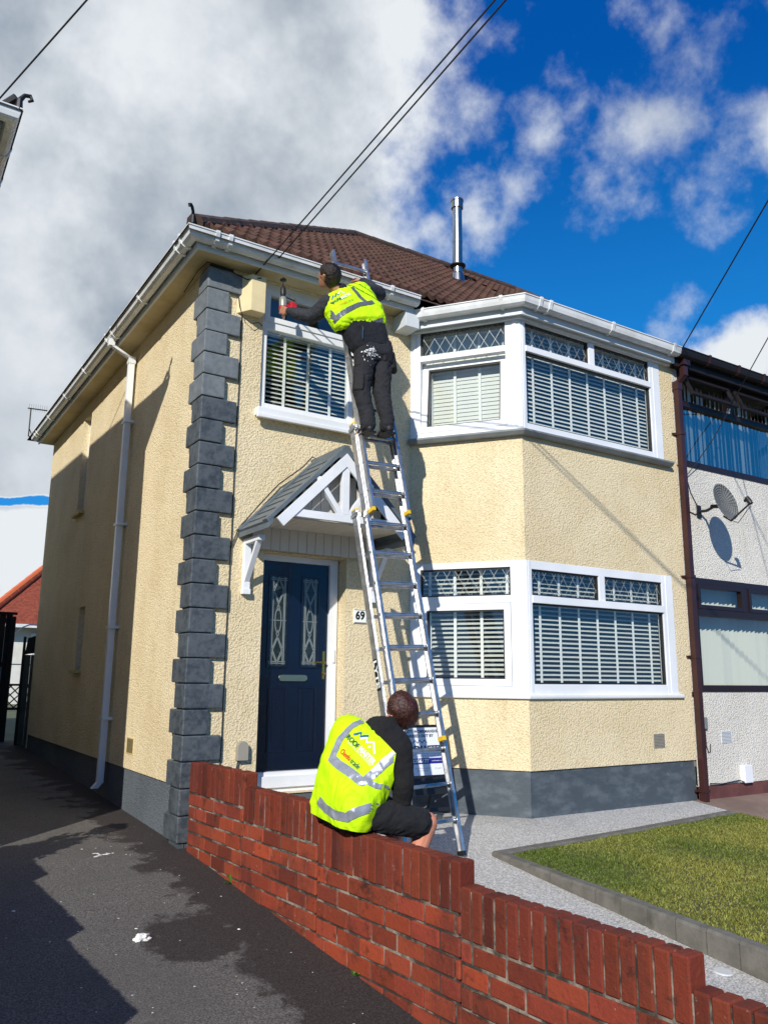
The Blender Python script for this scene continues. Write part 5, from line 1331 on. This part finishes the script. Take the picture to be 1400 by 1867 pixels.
strip(pj, [(-.145, .062), (-.07, .035), (.03, .015), (.115, -.01), (.132, -.012), (.16, .04), (.20, .12), (.262, .222)], .050, .0055, 'reflective_band', 'reflect', vest)
strip(pj, [(.15, .0), (.20, -.01), (.26, -.0)], .030, .005, 'reflective_band', 'reflect', vest)
strip(pj, [(-.135, -.185), (-.06, -.212), (.03, -.225), (.12, -.215), (.17, -.17), (.26, -.095)], .048, .0055, 'reflective_band', 'reflect', vest)
an = math.atan2(-.049, .115)
proj_text(pj, 'ROOF', .040, (-.045, .182), an, 'vest_lettering', 'logogreen', vest, off=.006, bold=.0013, width=.108)
proj_text(pj, 'MASTER', .040, (.082, .130), an, 'vest_lettering', 'logowhite', vest, off=.006, bold=.0013, width=.142)
proj_text(pj, 'FLAT, ROOFS, GUTTERING', .014, (.028, .128), an, 'vest_lettering', 'logowhite', vest, off=.006, width=.225)
an2 = math.atan2(-.043, .174)
proj_text(pj, 'Cheeka', .043, (-.052, .098), an2-.1, 'vest_lettering', 'logored', vest, off=.006, bold=.0008, width=.092)
proj_text(pj, 'trade', .043, (.035, .066), an2-.1, 'vest_lettering', 'logogreen', vest, off=.006, bold=.0004, width=.078)
strip(pj, [(-.060, .222), (-.018, .243), (-.012, .222), (.030, .240), (.036, .215)], .012, .0065, 'vest_logo', 'logoblue', vest)
strip(pj, [(-.005, .208), (.035, .225), (.045, .200), (.090, .212), (.125, .150)], .012, .007, 'vest_logo', 'logowhite', vest)
strip(pj, [(.068, .180), (.082, .180)], .012, .007, 'vest_logo', 'logowhite', vest)
hm = []
# black binding along the hem
# ================================================================== SIGN BOARD
sg_ = thing('a_frame_sign', 'black A-frame sign board with roofing company poster standing behind the ladder', 'sign', (1.95, -.45, -.34))
SO = V3((1.70, -.50, .06)); SU = V3((.51, -.02, 0)); SUn = SU.normalized(); SV = V3((.0, .085, .43)).normalized(); SN = SUn.cross(SV)
SN = -SN if SN.y > 0 else SN
fr = MB(); W_, H_ = SU.length, .405
O0 = SO-SV*.02
for (a, b, c_, d__) in ((-.022, 0, -.10, H_+.02), (W_, W_+.022, -.10, H_+.02), (0, W_, H_, H_+.022), (0, W_, -.10, -.02)): fr.obox(O0+SUn*a+SV*c_-SN*.012, SUn*(b-a), SN*.024, SV*(d__-c_))
fr.obox(O0-SN*.006, SU, SN*.010, SV*H_)
fr.build('board_frame', 'black', sg_, bevel=.003)
lg = MB()
for a in (-.022, W_): lg.obox(O0+SUn*a-SV*.40-SN*.010, SUn*.022, SN*.020, SV*.31)
for a in (-.022, W_): lg.tube([O0+SUn*(a+.011)+SV*.3-SN*.02, V3((O0+SUn*a).to_tuple()[:2]+(-.34,))+V3((0, .32, 0))], .010, 6)
lg.obox(O0-SV*.30-SN*.008, SU, SN*.016, SV*.03); lg.obox(O0-SV*.16-SN*.02, SU, SN*.03, SV*.07)
lg.build('stand_leg', 'black', sg_, bevel=.002)
po = MB(); po.obox(O0+SN*.005, SU, SN*.0015, SV*H_); post_ = po.build('poster', 'signwhite', sg_)
def st(s, size, u, v, m, w=None, b=.0): put_text(s, size, O0+SUn*u+SV*v+SN*.0075, SUn, SV, 'poster_lettering', m, post_, bold=b, width=w)
st('QUALITY WORKMANSHIP', .034, W_/2, .370, 'ink', .42, .0012); st('CARRIED OUT BY', .034, W_/2, .332, 'ink', .30, .0012)
st('ROOFMASTER', .066, W_/2, .222, 'ink', .475, .003); st('FASCIAS, SOFFITS, GUTTERING & RE-ROOFS', .013, W_/2, .180, 'inkgrey', .43); st('FLAT ROOFS, RE-POINTING & REPAIRS', .013, W_/2, .162, 'inkgrey', .40)
bb = MB(); bb.obox(O0+SV*.095+SN*.0065, SU, SN*.001, SV*.048); bb.build('blue_band', 'signblue', post_)
put_text('01792356177', .040, O0+SUn*.195+SV*.119+SN*.009, SUn, SV, 'poster_lettering', 'logowhite', post_, bold=.0015, width=.27)
put_text('roofmaster.co.uk', .015, O0+SUn*.425+SV*.119+SN*.009, SUn, SV, 'poster_lettering', 'logowhite', post_, width=.13)
st('Free quotes', .016, .10, .055, 'inkgrey', .08); st('All work guaranteed', .014, .255, .060, 'inkgrey', .15); st('Fully insured', .014, .255, .040, 'inkgrey', .11); st('10 years', .016, .42, .055, 'inkgrey', .07)
zg_ = MB()
for k in range(3):
    u0 = W_/2-.075+k*.05; 
    zg_.obox(O0+SUn*u0+SV*.268+SN*.0075, SUn*.025+SV*.025, SV*.008, SN*.001); zg_.obox(O0+SUn*(u0+.025)+SV*.293+SN*.0075, SUn*.025-SV*.025, SV*.008, SN*.001)
zg_.build('poster_logo', 'ink', post_)

# ================================================================== SATELLITE DISH
ds = thing('satellite_dish', 'grey satellite dish on a black arm above the lower window of the white house', 'satellite dish', (5.45, -.905, 2.7))
dc = V3((5.395, -1.25, 2.750)); dn = V3((.0, -.96, .26)).normalized()   # faces away to the right
a_ = V3((0, 0, 1)); a_ = (a_-dn*a_.dot(dn)).normalized(); b_ = dn.cross(a_)
dm = MB(); rings = []
for i in range(9):
    t = i/8; rings.append([dc+a_*(.215*t*math.cos(k*math.pi/16))+b_*(.19*t*math.sin(k*math.pi/16))+dn*(.045*t*t) for k in range(32)])
for A0, A1 in zip(rings[:-1], rings[1:]):
    for k in range(32): dm.quad(A0[k], A0[(k+1) % 32], A1[(k+1) % 32], A1[k])
do = dm.build('reflector', 'dishgrey', ds, smooth=True, fixn=False); sd_ = do.modifiers.new('t', 'SOLIDIFY'); sd_.thickness = .006
am = MB(); wm = V3((5.45, -.905, 2.72)); am.obox(wm+V3((-.03, -.02, -.07)), (.06, 0, 0), (0, .02, 0), (0, 0, .14)); am.tube([wm+V3((0, -.02, 0)), wm+V3((.02, -.10, .0)), dc-dn*.10+V3((0, .03, .0))], .016, 8); am.tube([dc-dn*.12+V3((0, .02, .02)), dc-dn*.03-a_*.02], .022, 8); am.build('wall_bracket', 'black', ds)
am = MB(); lnb = dc+dn*.30-a_*.12; am.tube([dc-a_*.14-dn*.03, dc-a_*.225+dn*.03, lnb-a_*.02], .010, 8); am.build('feed_arm', 'black', ds)
am = MB(); am.lathe([(0, -.03), (.022, -.03), (.026, .0), (.026, .05), (.018, .06), (0, .06)], lnb, -dn*.3+a_, 12); am.tube([lnb+a_*.03, lnb+a_*.03-dn*.05], .018, 8); am.build('receiver', 'black', ds)
am = MB(); am.tube([dc-a_*.2+dn*.02, dc-a_*.28+dn*.1, lnb-a_*.09-dn*.08, lnb-a_*.05], .004, 5); am.build('lead_cable', 'cable', ds); am = MB(); am.tube([wm, wm+V3((-.06, -.01, -.04)), wm+V3((-.24, -.005, .0))], .005, 5); am.build('lead_cable', 'cable', ds)

# ================================================================== SMALL FITTINGS
bx = MB(); bx.prism([(.255, .0), (.335, -.135), (.475, -.135), (.475, .0)], (0, 0, 4.10), (1, 0, 0), (0, 1, 0), (0, 0, .35)); o = bx.build('junction_box', 'boxcream', None, bevel=.006)
tag(o, 'cream painted box under the eaves between quoins and upper window', 'junction box')
npn = MB(); npn.box(1.533, 1.668, -.012, -.001, 1.36, 1.49); o = npn.build('number_plaque', 'logowhite', None, bevel=.002); tag(o, 'small white house number plaque reading 69 beside the porch', 'house number')
put_text('69', .105, V3((1.6, -.014, 1.428)), V3((1, 0, 0)), V3((0, 0, 1)), 'numerals', 'black', o, bold=.004, width=.10)
t_ = MB()
for z in (1.366, 1.483): t_.box(1.537, 1.664, -.0135, -.0125, z-.003, z+.002)
t_.build('plaque_border', 'black', o)
bx = MB(); bx.prism([(.43, .19), (.525, .19)]+[(.4775+.0475*math.cos(t), .295+.05*math.sin(t)) for t in np.linspace(0, math.pi, 9)], (0, -.001, 0), (1, 0, 0), (0, 0, 1), (0, -.05, 0)); o = bx.build('cable_cover_box', 'lampbox', None, bevel=.004)
tag(o, 'small beige domed cover box on the wall left of the door', 'cover box'); c_ = MB(); c_.tube([(.45, -.02, .19), (.435, -.02, .12), (.41, -.015, .02)], .006, 6); c_.build('cable', 'cable', o)
bx = MB(); bx.box(5.262, 5.315, -.94, -.906, .375, .49); o = bx.build('utility_box', 'sillgrey', None, bevel=.004); tag(o, 'small grey box on the white wall beside the brown downpipe', 'utility box')
c_ = MB(); c_.tube([(5.29, -.92, .375), (5.30, -.915, .20), (5.33, -.915, .13), (5.36, -.915, .14), (5.37, -.915, .22)], .005, 6); c_.build('cable', 'cable', o)
bx = MB(); bx.box(5.86, 6.0, -.96, -.9, -.20, -.02); o = bx.build('meter_box', 'signwhite', None, bevel=.006); tag(o, 'white meter box low on the wall of the white house', 'meter box')
c_ = MB(); c_.tube([(5.90, -.95, -.205), (5.80, -.93, -.17), (5.5, -.925, -.19), (5.3, -.93, -.175)], .006, 6); c_.build('cable', 'cable', o)
# flue
fl = MB(); F = V3((4.40, 2.05, 6.40)); fl.lathe([(.070, 0), (.070, 1.37)], F, (0, 0, 1), 24)
o = fl.build('chimney_flue', 'steel', None, smooth=True); tag(o, 'tall stainless steel chimney flue rising through the brown tiled roof', 'flue')
fl = MB(); fl.lathe([(.070, 1.25), (.088, 1.255), (.088, 1.36), (.095, 1.365), (.095, 1.39), (.0, 1.40)], F, (0, 0, 1), 24); fl.build('flue_cowl', 'steel', o)
fl = MB(); fl.lathe([(.071, .30), (.115, .33), (.115, .345), (.071, .36)], F, (0, 0, 1), 24); fl.build('storm_collar', 'black', o)
fl = MB(); fl.lathe([(.12, -.02), (.085, .2), (.072, .22)], F, (0, 0, 1), 24); fl.lathe([(.0725, .7), (.0725, .73)], F, (0, 0, 1), 24); fl.build('flashing', 'steel', o)
# aerial
ae = thing('tv_aerial', 'thin television aerial standing at the far end of the side gutter', 'aerial', (-.36, 7.1, 4.6))
a1 = MB(); a1.tube([(-.22, 7.1, 4.55), (-.37, 7.1, 4.62), (-.372, 7.1, 5.07)], .011, 6); a1.tube([(-.30, 7.1, 4.6), (-.37, 7.1, 4.75)], .008, 5); a1.build('mast', 'cable', ae)
a1 = MB(); a1.tube([(-.42, 7.1, 5.08), (-.14, 7.0, 5.06)], .010, 6)
for i in range(9):
    q = V3((-.40, 7.1, 5.08)).lerp(V3((-.15, 7.0, 5.06)), i/8); a1.tube([q+V3((0, 0, -.04)), q+V3((0, 0, .08))], .0016, 4)
a1.build('boom', 'cable', ae)
# cables
def cable(label, pts, r=.0055, grp=None, name='overhead_cable', n=14, sag=.0):
    mb = MB()
    if len(pts) == 2:
        a, b = map(V3, pts); P = [a.lerp(b, i/n)-V3((0, 0, sag*4*(i/n)*(1-i/n))) for i in range(n+1)]
    else: P = pts
    mb.tube(P, r, 6); o = mb.build(name, 'cable', None, fixn=False); tag(o, label, 'cable', grp); return o
def ext(a, b, k): a, b = V3(a), V3(b); return a+(b-a)*k
cable('left wire of the close pair running from the eaves up over the ladder', [(.398, -.06, 4.50), ext((.398, -.1, 4.525), (.515, -3.245, 4.962), 3.8)], .0065, 'service cables', sag=.05)
cable('right wire of the close pair running from the eaves up over the ladder', [(.50, -.24, 4.56), ext((.495, -.3, 4.583), (.578, -3.285, 4.962), 3.8)], .0065, 'service cables', sag=.03)
cable('single wire crossing the cloud at the upper left', [ext((-1.81, .47, 5.75), (-1.40, -.5, 6.10), -2.2), ext((-1.81, .47, 5.75), (-1.40, -.5, 6.10), 12)], .008, sag=.05)
cable('blue-black wire rising from the joint of the two gutters', [(5.12, -1.09, 4.53), ext((5.12, -1.1, 4.52), (3.87, -2.96, 4.93), 5)], .0075, sag=.02)
cable('wire running down to the white insulator over the upper window of the white house', [(6.056, -.96, 4.0), ext((6.056, -.96, 4.0), (4.916, -2.221, 4.20), 6)], .006, sag=.02)
ins = MB(); ins.lathe([(0, 0), (.018, 0), (.022, .02), (.012, .03), (.022, .04), (.018, .06), (0, .06)], (6.056, -.965, 3.97), (0, -.3, 1), 10); o = ins.build('cable_insulator', 'logowhite', None); tag(o, 'small white insulator above the upper window of the white house', 'insulator')
cable('wire dropping across the upper window of the white house to the downpipe', [V3((6.056, -.96, 3.98)), V3((5.7, -1.0, 3.60)), V3((5.40, -.98, 3.28)), V3((5.25, -.93, 3.10)), V3((5.33, -.915, 2.92)), V3((5.45, -.912, 2.76))], .005, name='wall_cable')
cable('dark cable clipped down the wall beside the slate quoins', [V3((.30, -.01, 4.10)), V3((.305, -.012, 3.4)), V3((.298, -.012, 2.6)), V3((.302, -.012, 2.0)), V3((.295, -.012, 1.2)), V3((.30, -.012, .3)), V3((.29, -.012, .05))], .0045, name='wall_cable')
cable('thin cable draped over the porch canopy from the quoins', [V3((.302, -.015, 1.95)), V3((.36, -.02, 2.12)), V3((.55, -.03, 2.36)), V3((.72, -.03, 2.56)), V3((.95, -.04, 2.75)), V3((1.04, -.05, 2.86)), V3((1.10, -.045, 2.84)), V3((1.16, -.02, 2.74))], .006, name='wall_cable')
cable('pale cable looping round the top quoin under the soffit', [V3((-.05, .6, 4.47)), V3((-.075, .15, 4.49)), V3((-.07, -.07, 4.475)), V3((.10, -.065, 4.475)), V3((.22, -.06, 4.44)), V3((.30, -.10, 4.40)), V3((.42, -.145, 4.43))], .005, name='wall_cable')
cable('tangle of wire below the cream box', [V3((.25, -.02, 4.30)), V3((.26, -.05, 4.15)), V3((.30, -.04, 4.06)), V3((.38, -.05, 4.01)), V3((.46, -.03, 4.05)), V3((.50, -.02, 4.03))], .004, name='wall_cable')

# ================================================================== GROUND CLUTTER
def crumple(name, c, r, m, label, cat, seed=1, flat=.35):
    bm = bmesh.new(); bmesh.ops.create_icosphere(bm, subdivisions=3, radius=1)
    for v in bm.verts:
        n = noise.noise(v.co*1.9+V3((seed, 0, 0)))+.6*noise.noise(v.co*4.5+V3((seed, 3, 0)))
        p = v.co*(1+.55*n); v.co = V3((p.x*1.5, p.y*.8, max(p.z, -.6)*flat*1.4))*r+V3(c)
    me = bpy.data.meshes.new(name); bm.to_mesh(me); bm.free(); me.materials.append(MT[m]); o = bpy.data.objects.new(name, me); COL.objects.link(o); return tag(o, label, cat)
crumple('paper_tissue', (-.737, -1.557, -.600), .030, 'paper', 'crumpled white tissue lying on the dark driveway', 'litter', 2, .6)
rr = random.Random(11); spk = MB()
for i in range(110):
    x = rr.uniform(-1.5, .0); y = rr.uniform(-3.5, 1.4); r = rr.uniform(.002, .007)*(2.0 if rr.random() < .06 else 1)
    if x > wall_x(y)-.02: continue
    z = drive_z(y)+.001; k = 6
    spk.add([(x+r*rr.uniform(.6, 1.4)*math.cos(t), y+r*rr.uniform(.6, 1.4)*math.sin(t), z+.001) for t in np.linspace(0, 6.28, 7)[:-1]]+[(x, y, z+r*.5)], [(t, (t+1) % 6, 6) for t in range(6)])
for i in range(16):
    x = -.58+rr.gauss(0, .05); y = .04+rr.gauss(0, .03); r = rr.uniform(.006, .018); z = drive_z(y)+.001
    spk.add([(x+r*rr.uniform(.6, 1.6)*math.cos(t), y+r*rr.uniform(.5, 1.1)*math.sin(t), z+.001) for t in np.linspace(0, 6.28, 7)[:-1]]+[(x, y, z+.004)], [(t, (t+1) % 6, 6) for t in range(6)])
o = spk.build('grit', 'paper', None, fixn=False); o['kind'] = 'stuff'; o['label'] = 'scattered pale crumbs and grit on the driveway'; o['category'] = 'debris'
dk = MB(); dk.lathe([(0, .006), (.045, .006), (.05, .0)], (1.70, -3.57, fore_z(-3.57)+.001), (0, -.1, 1), 20); o = dk.build('drain_cover', 'cover', None); tag(o, 'small pale round cover set in the gravel path by the kerb', 'drain cover')
def weed(c, label, n, h, sd, spread=.09):
    rr = random.Random(sd); mb = MB(); c = V3(c)
    for i in range(n):
        a = rr.uniform(0, 6.28); L_ = h*rr.uniform(.6, 1.1); d = V3((math.cos(a), math.sin(a), 0)); w_ = L_*.13; q = V3((-d.y, d.x, 0)); b = rr.uniform(.7, 1.3); mb.ct = (b, b*1.1, b*.8)
        e = rr.uniform(.3, 1.2); pts = [(0, 0), (.35, 1.0), (.7, .8), (1.0, 0)]
        prev = None
        for t, ww in pts:
            p = c+d*L_*t*math.cos(e*(.6+.5*t))+V3((0, 0, L_*math.sin(e)*t*(1.15-.45*t)))
            cur = (p-q*w_*max(ww, .05), p+V3((0, 0, -.004)), p+q*w_*max(ww, .05))
            if prev: mb.quad(prev[0], prev[1], cur[1], cur[0]); mb.quad(prev[1], prev[2], cur[2], cur[1])
            prev = cur
    o = mb.build('weed', 'leaf', None, tint=True, fixn=False); return tag(o, label, 'weed')
weed((.075, -.90, -.535), 'spiky green weed at the foot of the brick wall', 12, .11, 4)
weed((.0, .0, -.44), 'tiny yellow-green weed where the quoins meet the brick wall', 9, .04, 5)
weed((.15, -2.42, -.70), 'thin wisps of weed at the wall foot below the sitting person', 7, .05, 6)
# unseen shrub added by the neighbour's corner to shape our side wall's shadow edge
def shrub(name, label, cat, c, rx, rz, n, sd, leaf=.03, trunk=None, group=None, tone=1.0):
    t = thing(name, label, cat, c, group); rr = random.Random(sd); mb = MB(); c = V3(c)
    cl = [(V3((rr.gauss(0, .42)*rx, rr.gauss(0, .42)*rx, rz*(1+rr.uniform(-.85, .85)))), rr.uniform(.25, .5)*min(rx, rz)) for _ in range(14)]
    for i in range(n):
        k, r = rr.choice(cl); v = V3((rr.gauss(0, 1), rr.gauss(0, 1), rr.gauss(0, 1))).normalized()*r*rr.uniform(.6, 1.1)
        p = c+k+v+V3((0, 0, trunk or 0)); a = V3((rr.gauss(0, 1), rr.gauss(0, 1), rr.gauss(0, 1))).normalized(); b = a.orthogonal().normalized(); s_ = leaf*rr.uniform(.6, 1.3); tt = rr.uniform(.55, 1.35)*tone; mb.ct = (tt, tt, tt*.8)
        mb.add([p-a*s_, p+b*s_*.45, p+a*s_, p-b*s_*.45], [(0, 1, 2, 3)])
    mb.build('crown', 'leaf', t, tint=True, fixn=False)
    tk = MB(); tk.tube([c-V3((0, 0, .1)), c+V3((.02*rx, 0, (trunk or rz*.5)*.6)), c+V3((0, 0, (trunk or 0)+rz))], [.05*rx+.01, .04*rx+.008, .02*rx], 8)
    for k, r in cl[:6]: tk.tube([c+V3((0, 0, (trunk or 0)*.8+rz*.2)), c+k*.9+V3((0, 0, trunk or 0))], [.02*rx, .006*rx], 5)
    tk.build('trunk', 'bark', t); return t
# ================================================================== BACK GARDENS
fe = thing('timber_fence', 'tall black timber fence closing the far end of the driveway', 'fence', (-1.2, 8.0, -.2))
m_ = MB(); x = -2.1
while x < -.22: m_.box(x, x+.095, 7.97, 7.99, -.25, 1.84+random.uniform(-.01, .01)); x += .1
m_.build('boards', 'darkwood', fe); m_ = MB()
for z in (.2, 1.0, 1.7): m_.box(-2.1, -.2, 7.99, 8.03, z, z+.07)
m_.box(-.235, -.155, 7.94, 8.04, -.3, 1.80); m_.box(-2.12, -.14, 7.95, 8.04, 1.83, 1.87); m_.build('rails', 'darkwood', fe)
fe = thing('garden_gate_panel', 'grey green boarded panel fixed to the back corner of the cream house', 'panel', (.2, 7.45, -.2))
m_ = MB(); x = -.06
while x < .9: m_.box(x, x+.095, 7.44, 7.46, -.25, 1.18); x += .1
m_.build('boards', 'greengrey', fe); m_ = MB(); m_.add([(-.06, 7.43, 1.18), (.9, 7.43, 1.36), (.9, 7.43, 1.75), (-.03, 7.43, 1.44)], [(0, 1, 2, 3)]); m_.box(-.09, -.055, 7.42, 7.47, -.25, 1.46); m_.build('felt_top', 'darkwood', fe)
ar = MB()
for y in (10.0, ): ar.tube([V3((-.02-.0, y, -.1)), V3((.0, y, 1.05))]+[V3((.45-.45*math.cos(t), y, 1.05+.75*math.sin(t))) for t in np.linspace(.1, math.pi-.1, 12)]+[V3((.9, y, -.1))], .014, 6)
ar.tube([V3((-.05, 10.0, 1.06)), V3((.95, 10.0, 1.06))], .012, 6); o = ar.build('garden_arch', 'signwhite', None); tag(o, 'thin white metal garden arch seen through the gap by the fence', 'arch')
lt = MB()
for k in range(-2, 14):
    lt.obox((-.25+k*.16, 11.0, .25), (.03, 0, 0), (0, .015, 0), (.42, 0, .42)); lt.obox((-.25+k*.16, 11.02, .25), (.03, 0, 0), (0, .015, 0), (-.42, 0, .42))
lt.box(-.8, 2.2, 10.99, 11.04, .20, .25); lt.box(-.8, 2.2, 10.99, 11.04, .66, .70); o = lt.build('lattice_fence', 'darkwood', None); tag(o, 'low dark lattice fence in the back garden', 'fence')
fh = thing('far_house', 'white house with red tiled hipped roof and orange ridge beyond the back garden', 'house', (5, 28, -.2))
w = MB(); w.box(1.6, 9.6, 25.2, 33, -.3, 2.66); w.build('wall', 'whitewall', fh)
w = MB(); E_ = [(1.1, 24.7, 2.62), (10.1, 24.7, 2.62), (10.1, 33.5, 2.62), (1.1, 33.5, 2.62)]; RA, RB = (4.6, 29.1, 5.9), (6.6, 29.1, 5.9)
w.add(E_+[RA, RB], [(0, 1, 5, 4), (1, 2, 5), (2, 3, 4, 5), (3, 0, 4), (0, 3, 2, 1)]); fr_ = w.build('roof', 'redtile', fh)
w = MB(); ridge_run(w, (1.1, 24.7, 2.68), V3(RA)+V3((0, 0, .05)), .16, .5); ridge_run(w, V3(RA)+V3((0, 0, .05)), V3(RB)+V3((0, 0, .05)), .16, .5); w.build('ridge_tiles', 'orangeridge', fr_, fixn=False)
w = MB(); w.box(1.05, 10.1, 24.58, 24.72, 2.52, 2.64); w.build('gutter', 'gutter', fh)
w = MB(); w.box(2.95, 4.1, 25.1, 25.22, 1.25, 2.35); wf = w.build('window', 'upvc', fh); w = MB(); w.box(3.02, 3.3, 25.08, 25.1, 1.33, 1.95); w.box(3.36, 3.6, 25.08, 25.1, 1.33, 1.95); w.box(3.02, 3.6, 25.08, 25.1, 2.02, 2.28); w.build('pane', 'glass', wf)
w = MB(); w.tube([(1.9, 25.1, 2.6), (1.9, 25.1, -.2)], .05, 8); w.build('downpipe', 'gutter', fh)
shrub('tree', 'dark green tree showing above the red roof at the left edge', 'tree', (1.2, 36.5, -.2), 2.0, 1.75, 5000, 3, leaf=.16, trunk=1.4, tone=.7)
shrub('shrub', 'leafy shrub at the front corner of the house across the driveway', 'shrub', (-2.02, -.52, -.5), .34, .72, 2600, 9, leaf=.045)  # off-frame, put in to cast the bulge in the side wall's shadow
